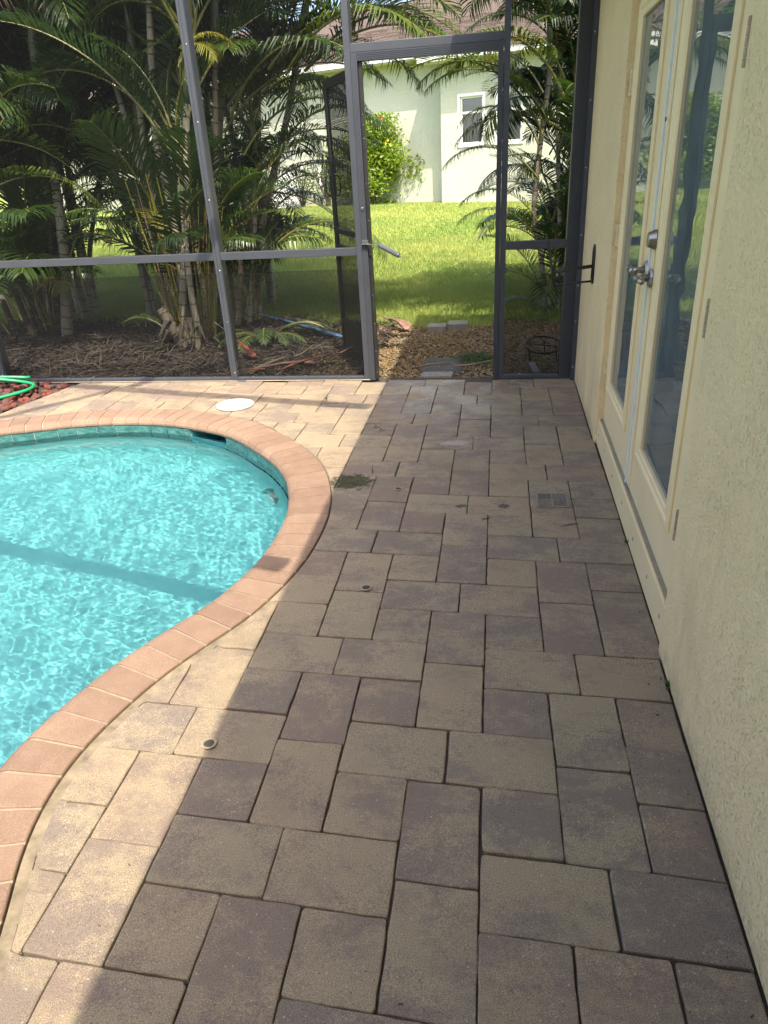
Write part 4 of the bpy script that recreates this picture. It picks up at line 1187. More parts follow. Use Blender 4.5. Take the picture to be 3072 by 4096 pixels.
m.build('hose_run', M['hose_green'], hs, smooth=True)
m = MB(); m.tube([(-3.885, 4.91, .108), (-3.93, 4.875, .122)], 0.020, 12); m.build('coupling', M['hose_coupling'], hs)

# weeds growing in joints
def weed(name, x, y, n, hgt, wd, lab, seed):
    w = thing(name, lab, 'weed', (x, y, 0.0)); r = random.Random(seed); m = MB()
    for _ in range(n):
        a = r.uniform(0, 6.28); L = hgt * r.uniform(0.6, 1.1); ln = r.uniform(0.2, 0.8)
        p0 = Vector((x, y, -0.005)); d = Vector((math.cos(a), math.sin(a), 0)); s = Vector((-d.y, d.x, 0)) * wd
        p1 = p0 + d * L * ln * 0.5 + Vector((0, 0, L * 0.65)); p2 = p0 + d * L * ln + Vector((0, 0, L * (0.95 - 0.4 * ln)))
        m.add([p0 - s * 0.5, p0 + s * 0.5, p1 + s, p1 - s, p2], [(0, 1, 2, 3), (3, 2, 4)])
    m.build('blade', M['weed'], w)
weed('weed', 0.520, 1.79, 9, 0.045, 0.004, 'small leafy weed at the foot of the near stucco wall', 1)
weed('weed', 0.534, 2.70, 8, 0.04, 0.003, 'small weed growing under the door sill board', 2)
weed('weed', -0.66, 3.40, 5, 0.05, 0.0018, 'thin grass tuft in a joint beside the algae-stained paver', 3)
weed('weed', -1.20, 4.66, 8, 0.06, 0.0018, 'thin grass tuft in the sunlit pavers right of the lid', 4)

# specks of leaf and bark litter swept against the wall and into joints
n = 70
ex_ = np.where(rng.uniform(0, 1, n) < 0.45, 0.515 - np.abs(rng.normal(0, 0.05, n)), rng.uniform(-0.9, 0.5, n)); ey_ = rng.uniform(0.7, 5.0, n)
V, F = chips(n, lambda k: ex_, lambda k, x: ey_, 0.003, 0.014, 0.0015, 0.004, (0.004, 0.006))
tag(np_mesh('leaf_litter', V, F, M['bark_dark']), 'tiny dark bits of leaf litter on the shaded pavers', 'leaf litter', kind='stuff')

# ------------------------------------------------------------------ neighbouring house across the lawn (own axes: x along its wall, y into it)
NB = (-1.585, 20.0, 0.466)
nb = thing('neighbouring_house', 'pale green stucco house with brown shingle roof across the lawn', 'house', NB, None, R(-22))
NS = M['neighbour_stucco']
def nbox(x0, x1, y0, y1, z0, z1, nm, mt, parent=nb, bevel=0):
    return MB().box(x0, x1, y0, y1, z0, z1).build(nm, M[mt], parent, local=True, bevel=bevel)
# recessed left wall, projecting right wall with two window openings
nbox(-16.0, -0.0005, 0.5, 0.7, -0.5, 3.22, 'wall', 'neighbour_stucco')
wins = [(0.52, 1.12, 1.30, 2.32), (1.50, 2.10, 1.30, 2.32)]
b = MB()
xs = [0.0, 0.52, 1.12, 1.50, 2.10, 9.0]
for a, c in ((0.0, 0.52), (1.12, 1.50), (2.10, 9.0)): b.box(a, c, 0.0, 0.2, -0.5, 3.06)
for a, c in ((0.5203, 1.1197), (1.5003, 2.0997)): b.box(a, c, 0.0, 0.2, -0.5, 1.30); b.box(a, c, 0.0, 0.2, 2.32, 3.06)
b.build('wall', NS, nb, local=True)
nbox(0.0, 0.2, 0.2005, 0.4995, -0.5, 3.06, 'wall', 'neighbour_stucco')
nbox(-9.0, 9.0, 6.0, 6.2, -0.5, 3.2, 'wall', 'neighbour_stucco')
for (x0, x1, z0, z1) in wins:
    f = MB(); e = 0.04
    # stucco surround
    f.box(x0 - 0.06, x1 + 0.06, -0.022, -0.001, z0 - 0.06, z0 - 0.001); f.box(x0 - 0.06, x1 + 0.06, -0.022, -0.001, z1 + 0.001, z1 + 0.06)
    f.box(x0 - 0.06, x0 - 0.001, -0.0215, -0.001, z0 - 0.0005, z1 + 0.0005); f.box(x1 + 0.001, x1 + 0.06, -0.0215, -0.001, z0 - 0.0005, z1 + 0.0005)
    w_ = MB().box(x0, x0 + e, 0.03, 0.10, z0, z1); w_.box(x1 - e, x1, 0.03, 0.10, z0, z1); w_.box(x0 + e, x1 - e, 0.03, 0.10, z0, z0 + e); w_.box(x0 + e, x1 - e, 0.03, 0.10, z1 - e, z1); zm = 1.98; w_.box(x0 + e, x1 - e, 0.025, 0.095, zm - 0.025, zm + 0.025)
    wo = w_.build('window', M['white_trim'], nb, local=True)
    f.build('surround', M['white_trim'], wo, local=True)
    MB().add([(x0 + e, 0.06, z0 + e), (x1 - e, 0.06, z0 + e), (x1 - e, 0.06, z1 - e), (x0 + e, 0.06, z1 - e)], [(0, 1, 2, 3)]).build('pane', M['window_glass'], wo, local=True)
    z = z0 + e + 0.02
    while z < z1 - e - 0.02:
        MB().add([(x0 + e, 0.10, z), (x1 - e, 0.10, z), (x1 - e, 0.118, z + 0.050), (x0 + e, 0.118, z + 0.050)], [(0, 1, 2, 3)]).build('blind_slat', M['blind'], wo, local=True); z += 0.05
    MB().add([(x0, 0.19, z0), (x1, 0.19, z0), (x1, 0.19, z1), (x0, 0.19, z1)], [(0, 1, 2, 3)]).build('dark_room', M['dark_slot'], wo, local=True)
# eaves: soffit and fascia step back with the wall
SL = 0.36
rz_ = lambda y: 3.20 + SL * (y + 0.45)
b = MB(); b.box(-0.40, 9.4, -0.450, -0.425, 3.07, 3.195); b.box(-16.4, -0.4005, 0.05, 0.075, 3.245, 3.375); b.box(-0.40, -0.375, -0.4245, 0.0495, 3.07, 3.25)
b.build('fascia', M['white_trim'], nb, local=True)
b = MB(); b.box(-0.374, 9.4, -0.4245, 0.01, 3.062, 3.072); b.box(-16.4, -0.4005, 0.0755, 0.51, 3.222, 3.232); b.build('soffit', M['soffit_paint'], nb, local=True)
b = MB(); yr = 6.0
b.add([(-16.6, 0.055, rz_(0.055)), (-0.42, 0.055, rz_(0.055)), (-0.42, yr, rz_(yr)), (-16.6, yr, rz_(yr))], [(0, 1, 2, 3)])
b.add([(-0.42, -0.465, rz_(-0.465)), (9.6, -0.465, rz_(-0.465)), (9.6, yr, rz_(yr)), (-0.42, yr, rz_(yr))], [(0, 1, 2, 3)])
b.add([(-16.6, yr, rz_(yr)), (9.6, yr, rz_(yr)), (9.6, 12.5, 3.2), (-16.6, 12.5, 3.2)], [(0, 1, 2, 3)])
roof = b.build('roof', M['shingle'], nb, local=True)
srng = random.Random(4)
c_, s_ = math.cos(math.atan(SL)), math.sin(math.atan(SL))
rest = MB(); count = 0
for row in range(26):
    y0 = -0.475 + row * 0.135 * c_
    x = -6.5 + (0.16 if row % 2 else 0) + srng.uniform(-.05, .05)
    while x < 4.2:
        w_ = srng.choice((0.14, 0.20, 0.26, 0.32)); x1 = min(x + w_ - 0.006, 4.2)
        ylo = y0
        if x1 < -0.42 or x < -0.42:
            if y0 < 0.045: x += w_; continue
        t_ = srng.choice((0.012, 0.020, 0.028)); ya, yb = ylo, ylo + 0.15 * c_
        za, zb = rz_(ya), rz_(yb)
        mb_ = [(x, ya, za + 0.004), (x1, ya, za + 0.004), (x1, yb, zb + 0.004), (x, yb, zb + 0.004), (x, ya, za + t_), (x1, ya, za + t_), (x1, yb, zb + 0.006), (x, yb, zb + 0.006)]
        fc_ = [(4, 5, 6, 7), (0, 1, 5, 4), (1, 2, 6, 5), (3, 0, 4, 7)]
        if -2.6 < x < 3.4 and row < 13 and count < 300 and not (x < -0.42 and row > 9):
            MB().add(mb_, fc_).build('shingle', M['shingle'], roof, local=True); count += 1
        else: rest.add(mb_, fc_)
        x += w_
tag(rest.build('shingle_field', M['shingle'], roof, local=True), kind='stuff')

def nworld(x, y, z=0.0):
    a = R(-22); return Vector((NB[0] + x * math.cos(a) - y * math.sin(a), NB[1] + x * math.sin(a) + y * math.cos(a), NB[2] + z))

# ------------------------------------------------------------------ shrubs by that house
def leafy(rngl, n, shape, size, elong=0.5):
    """n leaf quads scattered by shape() -> (P, outward)"""
    P = shape(n); a = rngl.uniform(0, 2 * np.pi, n); e = rngl.uniform(-0.6, 0.9, n)
    d = np.stack([np.cos(a) * np.cos(e), np.sin(a) * np.cos(e), np.sin(e)], -1)
    b = np.cross(d, rngl.normal(size=(n, 3))); b /= np.linalg.norm(b, axis=1, keepdims=True)
    L = rngl.uniform(0.6, 1.2, n)[:, None] * size
    V = np.stack([P, P + d * L * 0.5 + b * L * elong * 0.5, P + d * L, P + d * L * 0.5 - b * L * elong * 0.5], 1)
    F = np.arange(4 * n).reshape(-1, 4); return V.reshape(-1, 3), F
def shrub(name, label, base, w, d, h, n, size, mat_, seed, low=0.15, stems=9, gaps=0.5):
    rl = np.random.default_rng(seed); pr = random.Random(seed)
    t_ = thing(name, label, 'shrub', tuple(base))
    m = MB(); tips = []
    for k in range(stems):
        a = pr.uniform(0, 6.28); r = pr.uniform(0.2, 0.9); tip = Vector((math.cos(a) * w / 2 * r, math.sin(a) * d / 2 * r, h * pr.uniform(0.55, 1.0)))
        pts = [Vector((pr.uniform(-.05, .05), pr.uniform(-.05, .05), -0.06)), tip * 0.45 + Vector((pr.uniform(-.06, .06), pr.uniform(-.06, .06), 0.05)), tip]
        m.tube(pts, [0.022, 0.014, 0.005], 6); tips.append(tip)
    m.build('stem', M['bark_dark'], t_, local=True)
    cl_ = np.array([[*(rl.normal(size=3) * [w * .24, d * .22, h * .24])] for _ in range(26)]) + np.array([0, 0, h * (0.5 + low)])
    cl_ = np.vstack([cl_, np.array([tuple(q) for q in tips])])
    def shp(n):
        c = cl_[rl.integers(0, len(cl_), n)]; p = c + rl.normal(size=(n, 3)) * np.array([w * .11, d * .11, h * .10])
        p[:, 2] = np.clip(p[:, 2], h * low * 0.6, h * 1.08); return p
    V, F = leafy(rl, n, shp, size)
    np_mesh('foliage', V, F, mat_, t_)
    return t_, tips
B0 = nworld(-2.15, 0.02)
hib, tips = shrub('hibiscus_shrub', 'bright green hibiscus bush with one red flower against the neighbouring wall', B0, 1.60, 0.8, 1.95, 13000, 0.10, M['shrub_leaf'], 3, 0.0, 14)
for (dx_, z_, mt) in ((0.42, 2.02, 'petal_red'), (0.50, 1.45, 'petal_yellow'), (0.56, 1.52, 'petal_yellow'), (0.47, 1.36, 'petal_yellow')):
    m = MB()
    for k in range(5):
        a = k * 1.2566; m.add([(dx_, -0.35, z_), (dx_ + 0.03 * math.cos(a - .5), -0.37, z_ + 0.03 * math.sin(a - .5)), (dx_ + 0.04 * math.cos(a), -0.36, z_ + 0.04 * math.sin(a)), (dx_ + 0.03 * math.cos(a + .5), -0.35, z_ + 0.03 * math.sin(a + .5))], [(0, 1, 2, 3)])
    m.build('flower', M[mt], hib, local=True)
shrub('thin_shrub', 'twiggy half-bare shrub left of the hibiscus by the neighbouring wall', nworld(-3.35, -0.35), 1.0, 0.6, 1.25, 900, 0.07, M['shrub_dark'], 5, 0.1, 16)
shrub('low_shrub', 'low dark shrub under the palm tips, left of the twiggy one', nworld(-4.15, -0.45), 0.9, 0.6, 0.95, 1100, 0.065, M['shrub_dark'], 6, 0.1, 12)
shrub('wall_shrub', 'dense bush beside the left end of the neighbouring wall', nworld(-7.0, -0.5), 2.2, 1.2, 1.9, 4200, 0.09, M['shrub_dark'], 8)
shrub('corner_shrub', 'bushy green shrub at the right end of the neighbouring wall', nworld(4.6, -0.7), 1.8, 1.0, 1.7, 3500, 0.09, M['shrub_leaf'], 9)
# utility box with pipes beside the shrubs
ub = thing('utility_cabinet', 'white utility cabinet with grey lid against the neighbouring wall', 'cabinet', tuple(nworld(-4.85, 0.05)))
b = MB().box(-0.55, 0.25, -0.2, 0.25, -0.06, 0.95); b.build('cabinet', M['white_trim'], ub, local=True, bevel=0.01)
b = MB().box(-0.58, 0.28, -0.24, 0.28, 0.951, 1.03); b.build('lid', M['grey_stone'], ub, local=True, bevel=0.01)
for x in (0.34, 0.86):
    m = MB(); m.tube([(x, -0.1, -0.06), (x, -0.1, 0.95), (x - 0.02, 0.1, 1.0)], 0.045, 10); m.build('pipe', M['white_trim'], ub, local=True, smooth=True)

# ------------------------------------------------------------------ palms
def frond_mesh(name, seed, L, n, leaf_len, th0, th1, droop, vee, mat_, petiole=0.20, wid=0.0205, ragged=0.0):
    r = random.Random(seed); m = MB()
    N = 22; pts = []; p = Vector((0, 0, 0)); dirs = []
    side = r.uniform(-0.12, 0.12)
    for i in range(N + 1):
        s = i / N; th = th0 + (th1 - th0) * s ** 1.25
        d = Vector((math.sin(th), side * s, math.cos(th))).normalized(); pts.append(p.copy()); dirs.append(d); p = p + d * (L / N)
    m.tube(pts, [0.013 * (1 - 0.85 * i / N) + 0.0018 for i in range(N + 1)], 5)
    nst = len(m.f)
    def at(s):
        k = min(int(s * N), N - 1); f = s * N - k; return pts[k].lerp(pts[k + 1], f), dirs[k].lerp(dirs[k + 1], f).normalized()
    for i in range(n):
        s = petiole + (1 - petiole) * (i + 0.5) / n
        pr_ = math.sin(math.pi * min(1, 0.16 + 0.80 * (s - petiole) / (1 - petiole))) ** 0.75
        for sg in (-1, 1):
            if r.random() < ragged: continue
            b, d = at(min(0.995, s + r.uniform(-.006, .006)))
            lat = Vector((0, sg, 0)); up = lat.cross(d) * sg
            up = Vector((-d.z, 0, d.x)) if d.x > 0.05 else Vector((-1, 0, 0)); up = (Vector((0, 0, 1)) - d * d.z).normalized() if abs(d.z) < 0.98 else Vector((-1, 0, 0))
            ang = R(38 + 22 * (1 - s)) + r.uniform(-.1, .1)
            out = (d * math.cos(ang) + lat * math.sin(ang) * math.cos(vee) + up * math.sin(vee) * math.sin(ang)).normalized()
            l_ = leaf_len * pr_ * r.uniform(0.85, 1.1); w = wid * r.uniform(0.8, 1.1) * (0.6 + 0.4 * pr_)
            wv = out.cross(up).normalized() * w / 2 if out.cross(up).length > 0.05 else d * w / 2
            g = Vector((0, 0, -1)) * droop * l_
            q1 = b + out * l_ * 0.35 + g * 0.10; q2 = b + out * l_ * 0.72 + g * 0.42; q3 = b + out * l_ * 0.96 + g * r.uniform(0.8, 1.15)
            m.add([b - wv * 0.35, b + wv * 0.35, q1 + wv, q1 - wv, q2 + wv * 0.8, q2 - wv * 0.8, q3], [(0, 1, 2, 3), (3, 2, 4, 5), (5, 4, 6)])
    me = bpy.data.meshes.new(name); me.from_pydata([tuple(v) for v in m.v], [], m.f)
    me.materials.append(mat_); me.materials.append(M['petiole'])
    me.polygons.foreach_set('material_index', [1 if k < nst else 0 for k in range(len(m.f))]); me.update()
    return me
FM = {}
specs = [('a', 1.75, 54, 0.50, 0.05, 1.55, 0.34, 0.5), ('b', 1.55, 50, 0.46, 0.10, 1.95, 0.50, 0.35), ('c', 1.95, 56, 0.52, 0.0, 1.25, 0.26, 0.6), ('d', 1.35, 44, 0.40, 0.15, 2.25, 0.65, 0.2), ('e', 1.65, 52, 0.50, 0.05, 1.75, 0.60, 0.45)]
for k, (nm, L, n, ll, t0, t1, dr_, ve) in enumerate(specs):
    FM['g' + nm] = frond_mesh('frond_green_' + nm, 10 + k, L, n, ll, t0, t1, dr_, ve, M['frond_green'])
    FM['b' + nm] = frond_mesh('frond_bright_' + nm, 40 + k, L, n, ll, t0, t1, dr_, ve, M['frond_bright'])
FM['y'] = frond_mesh('frond_yellow', 70, 1.3, 30, 0.42, 0.1, 2.1, 0.55, 0.25, M['frond_yellow'], ragged=0.1)
FM['dead'] = frond_mesh('frond_dead', 71, 1.3, 30, 0.36, 0.1, 2.9, 0.9, 0.0, M['frond_dead'], wid=0.016, ragged=0.25)
FM['small'] = frond_mesh('frond_small', 72, 0.75, 22, 0.26, 0.1, 1.6, 0.35, 0.4, M['frond_bright'], wid=0.020)
def frond(palm, kind, p, az, tilt=0.0, sc=1.0, roll=0.0):
    o = bpy.data.objects.new('frond', FM[kind]); col.objects.link(o); o.parent = palm
    og = origin_of(palm); o.location = Vector(p) - og
    o.rotation_euler = (Matrix.Rotation(az, 3, 'Z') @ Matrix.Rotation(tilt, 3, 'Y') @ Matrix.Rotation(roll, 3, 'X')).to_euler(); o.scale = (sc, sc, sc)
    return o
def cane(palm, pts, r0, r1, nodes=0.13, shaft=True, seed=0, name='cane', mt='cane'):
    """ringed stem through pts; the crownshaft on top is its child"""
    P = smooth_path(pts, 10); P = [Vector(p) for p in P]; m = MB(); n = len(P)
    rad = [r0 + (r1 - r0) * i / (n - 1) for i in range(n)]
    m.tube(P, rad, 9); o = m.build(name, M[mt], palm, smooth=True)
    acc = 0; rg = MB(); pr = random.Random(seed); nxt = nodes
    for i in range(1, n):
        seg = (P[i] - P[i - 1]).length
        while acc + seg > nxt:
            f = (nxt - acc) / seg; c = P[i - 1].lerp(P[i], f); d = (P[i] - P[i - 1]).normalized(); rr = rad[i]
            rg.lathe([(rr * 0.98, -0.006), (rr * 1.10, -0.002), (rr * 1.12, 0.003), (rr * 0.98, 0.008)], c, d, 9); nxt += nodes * pr.uniform(0.8, 1.25)
        acc += seg
    if rg.v: rg.build('leaf_scar', M['cane_ring'], o)
    if shaft:
        d = (P[-1] - P[-2]).normalized(); m = MB(); m.tube([P[-1] - d * 0.05, P[-1] + d * 0.12, P[-1] + d * 0.35, P[-1] + d * 0.55], [r1 * 1.05, r1 * 1.45, r1 * 1.1, r1 * 0.5], 9); m.build('crownshaft', M['crownshaft'], o, smooth=True)
        return P[-1] + d * 0.42
    return P[-1]
def crown(palm, top, n, seed, kinds=('ga', 'gb', 'gc', 'ge', 'ga', 'gd', 'be'), tmin=-0.05, tmax=0.5, smin=0.8, smax=1.1, az0=None, spread=math.pi):
    r = random.Random(seed)
    for k in range(n):
        az = (k * 2.399 + r.uniform(-.4, .4)) if az0 is None else az0 + r.uniform(-spread, spread)
        frond(palm, r.choice(kinds), top + Vector((r.uniform(-.02, .02), r.uniform(-.02, .02), r.uniform(-.18, .05))), az, r.uniform(tmin, tmax), r.uniform(smin, smax), r.uniform(-.25, .25))
def Pt(Y, *xz): return [(x, Y, z) for x, z in xz]

# clump behind the middle post: tall ringed canes
pb = thing('areca_palm', 'areca palm clump with tall pale ringed canes behind the middle cage post', 'palm', (-3.0, 6.6, 0), 'palms outside the screen')
tB = []
tB.append(cane(pb, [(-2.99, 6.62, -0.06), (-3.01, 6.6, 0.36), (-2.97, 6.6, 0.84), (-2.98, 6.6, 1.10), (-2.99, 6.6, 1.35), (-3.012, 6.6, 1.73), (-2.96, 6.6, 2.17), (-2.86, 6.6, 2.75), (-2.78, 6.6, 3.1)], 0.034, 0.026, 0.10, True, 1))
tB.append(cane(pb, [(-3.165, 6.75, -0.06), (-3.16, 6.75, 0.4), (-3.159, 6.75, 0.83), (-3.185, 6.75, 1.23), (-3.211, 6.75, 1.56), (-3.20, 6.78, 1.99), (-3.18, 6.8, 2.4)], 0.034, 0.024, 0.12, True, 2))
tB.append(cane(pb, [(-2.996, 6.5, -0.06), (-2.99, 6.5, 0.31), (-2.872, 6.5, 0.85), (-2.788, 6.5, 1.225), (-2.744, 6.5, 1.42), (-2.683, 6.5, 1.79), (-2.622, 6.5, 2.05)], 0.036, 0.030, 0.11, True, 3))
tB.append(cane(pb, [(-2.88, 6.7, -0.06), (-2.836, 6.7, 0.48), (-2.841, 6.7, 0.69), (-2.816, 6.7, 1.215), (-2.782, 6.7, 1.64)], 0.030, 0.024, 0.10, True, 4))
tB.append(cane(pb, [(-2.861, 6.4, -0.06), (-2.827, 6.4, 0.19), (-2.833, 6.4, 0.49), (-2.815, 6.4, 0.78), (-2.79, 6.42, 1.2)], 0.033, 0.022, 0.14, True, 5))
tB.append(cane(pb, [(-3.10, 6.95, -0.06), (-3.28, 6.98, 0.9), (-3.42, 7.0, 1.7), (-3.5, 7.0, 2.3)], 0.032, 0.024, 0.13, True, 6))
tB.append(cane(pb, [(-2.92, 6.9, -0.06), (-2.74, 6.95, 0.8), (-2.62, 6.95, 1.6), (-2.5, 7.0, 2.5)], 0.030, 0.024, 0.13, True, 7))
cane(pb, [(-3.00, 6.45, -0.06), (-3.055, 6.45, 0.08), (-3.12, 6.45, 0.22), (-3.183, 6.45, 0.345)], 0.060, 0.050, 0.10, False, 8, 'cut_stump', 'husk_grey')
for k, tp in enumerate(tB):
    if tp.z > 2.2: crown(pb, tp, 12, 100 + k)
    else: crown(pb, tp, 7, 100 + k, ('ga', 'gc', 'ge', 'gb'), 0.0, 0.45, 0.75, 1.0, math.pi / 2, 1.7)
crown(pb, tB[0] + Vector((0, 0.1, -0.4)), 6, 150, tmin=0.3, tmax=0.8, az0=math.pi / 2, spread=1.8)
r_ = random.Random(77)
for k in range(18):      # upright petioles and young fronds round the base
    a = r_.uniform(0, 6.28); rr = r_.uniform(0.03, 0.22)
    frond(pb, r_.choice(('gc', 'ga', 'gc', 'ge')), (-3.02 + math.cos(a) * rr, 6.92 + math.sin(a) * rr * .5, r_.uniform(0.0, 0.5)), a + r_.uniform(-.8, .8), r_.uniform(-0.02, 0.16), r_.uniform(0.7, 1.15), r_.uniform(-.3, .3))
frond(pb, 'y', (-2.52, 6.15, 2.22), 0.25, 0.30, 0.42); frond(pb, 'y', (-2.50, 6.15, 2.25), 0.9, 0.5, 0.36); frond(pb, 'y', (-2.50, 6.12, 2.25), -0.5, 0.7, 0.36)
frond(pb, 'small', (-3.08, 6.32, 0.14), math.pi + 0.2, 0.55, 0.62); frond(pb, 'y', (-3.0, 6.4, 0.9), 2.4, 0.1, 0.5)
# thin upright yellow petioles
m = MB(); r_ = random.Random(5)
for k in range(52):
    a = r_.uniform(0, 6.28); x0, y0 = -2.98 + math.cos(a) * r_.uniform(.05, .25), 6.62 + math.sin(a) * r_.uniform(.05, .25)
    L = r_.uniform(0.7, 1.7); lx = math.cos(a) * r_.uniform(.05, .3); m = MB()
    m.tube([(x0, y0, -0.04 + r_.uniform(0, .3)), (x0 + lx * .3, y0 + .05 * math.sin(a), L * .5), (x0 + lx, y0 + .15 * math.sin(a), L)], [0.010, 0.007, 0.004], 5); m.build('petiole', M[('petiole', 'frond_yellow', 'frond_dead')[k % 3]], pb)
for k in range(14):
    a = r_.uniform(0, 6.28); m = MB(); x0, y0 = -2.95 + math.cos(a) * .12, 6.45 + math.sin(a) * .1
    d = Vector((math.cos(a), math.sin(a) - 0.3, 0)); L = r_.uniform(.15, .35)
    s = Vector((-d.y, d.x, 0)) * r_.uniform(.012, .022)
    b0 = Vector((x0, y0, r_.uniform(0.02, .25))); m.add([b0 - s, b0 + s, b0 + d * L * .5 + s * 1.1 + Vector((0, 0, .05)), b0 + d * L * .5 - s * 1.1 + Vector((0, 0, .06)), b0 + d * L + Vector((0, 0, -.08))], [(0, 1, 2, 3), (3, 2, 4)])
    m.build('old_sheath', M['bark_dark'], pb)

# big clump at the left edge
pa = thing('areca_palm', 'leftmost dark areca palm clump, dense with hanging fronds', 'palm', (-4.75, 7.1, 0), 'palms outside the screen')
r_ = random.Random(31); tA = []
tA.append(cane(pa, [(-4.64, 7.1, -0.06), (-4.545, 7.1, 0.38), (-4.454, 7.1, 0.75), (-4.365, 7.1, 1.44), (-4.349, 7.1, 1.84), (-4.28, 7.1, 2.4)], 0.062, 0.036, 0.12, True, 11))
for k in range(12):
    a = r_.uniform(0, 6.28); rr = r_.uniform(.05, .38); x0, y0 = -4.9 + math.cos(a) * rr, 7.2 + math.sin(a) * rr * .7; H = r_.uniform(0.9, 3.0); lx, ly = math.cos(a) * H * .22, math.sin(a) * H * .18
    tA.append(cane(pa, [(x0, y0, -0.06), (x0 + lx * .3, y0 + ly * .3, H * .4), (x0 + lx, y0 + ly, H)], 0.032, 0.022, 0.12, True, 12 + k, 'cane', 'bark_dark'))
for k, tp in enumerate(tA): crown(pa, tp, 13, 200 + k, tmax=0.8)
for k in range(24):
    a = r_.uniform(0, 6.28); rr = r_.uniform(0.05, 0.4)
    frond(pa, r_.choice(('gc', 'ga', 'ge', 'gb')), (-4.85 + math.cos(a) * rr, 7.1 + math.sin(a) * rr, r_.uniform(0.0, 0.6)), a + r_.uniform(-.6, .6), r_.uniform(-0.02, 0.3), r_.uniform(0.7, 1.1), r_.uniform(-.3, .3))
frond(pa, 'bc', (-4.75, 6.0, 1.72), 0.0, 1.15, 0.60, -0.5); frond(pa, 'be', (-4.75, 6.2, 1.25), 0.05, 0.75, 0.80, -0.35); frond(pa, 'bd', (-4.9, 6.3, 1.9), 0.1, 0.5, 0.8)
frond(pa, 'small', (-4.52, 6.6, 0.52), -0.3, 0.8, 0.7); frond(pa, 'y', (-4.6, 6.7, 0.55), -0.6, 0.7, 0.42)
frond(pa, 'dead', (-4.05, 6.55, 2.95), -1.2, 0.6, 0.75); frond(pa, 'dead', (-4.02, 6.6, 2.9), -0.4, 0.9, 0.6); frond(pa, 'dead', (-4.1, 6.6, 2.95), -2.2, 0.8, 0.6)

# clump right of the middle post
pc = thing('areca_palm', 'areca palm between the middle post and the open screen door, leaning right', 'palm', (-2.7, 7.45, 0), 'palms outside the screen')
tC = [cane(pc, [(-2.813, 7.4, -0.06), (-2.754, 7.4, 0.29), (-2.689, 7.4, 0.6), (-2.76, 7.4, 1.0), (-2.80, 7.4, 1.36), (-2.752, 7.4, 1.66), (-2.626, 7.4, 2.16), (-2.535, 7.4, 2.5)], 0.034, 0.026, 0.12, True, 31),
      cane(pc, [(-2.778, 7.6, -0.06), (-2.60, 7.6, 0.55), (-2.36, 7.6, 1.25), (-2.124, 7.6, 1.82), (-2.006, 7.6, 2.16), (-1.9, 7.6, 2.5)], 0.036, 0.030, 0.12, True, 32),
      cane(pc, [(-2.719, 7.5, -0.06), (-2.611, 7.5, 0.45), (-2.511, 7.5, 1.0), (-2.454, 7.5, 1.5)], 0.030, 0.022, 0.12, True, 33),
      cane(pc, [(-2.65, 7.7, -0.06), (-2.65, 7.75, 0.9), (-2.75, 7.8, 2.0), (-2.8, 7.8, 2.9)], 0.032, 0.024, 0.12, True, 34)]
for k, tp in enumerate(tC): crown(pc, tp, 12, 300 + k, ('ga', 'gb', 'ge', 'ge', 'gd', 'be', 'bb'), 0.0, 0.6, 0.75, 1.05)
r_ = random.Random(61)
for k in range(14):
    a = r_.uniform(0, 6.28); rr = r_.uniform(0.03, 0.18)
    frond(pc, r_.choice(('gc', 'ga', 'ge')), (-2.7 + math.cos(a) * rr, 7.45 + math.sin(a) * rr, r_.uniform(0.0, 0.4)), a + r_.uniform(-.6, .6), r_.uniform(-0.02, 0.2), r_.uniform(0.55, 0.9), r_.uniform(-.3, .3))
for k in range(34):
    f_ = r_.uniform(0, 1); z_ = 0.5 + 1.9 * f_
    frond(pc, r_.choice(('ge', 'ga', 'gb', 'gd', 'be')), (-2.62 + 0.6 * f_ + r_.uniform(-.2, .1), 7.55 + r_.uniform(-.3, .5), z_), r_.uniform(0, 6.28), r_.uniform(0.1, 0.9), r_.uniform(0.5, 0.8), r_.uniform(-.3, .3))
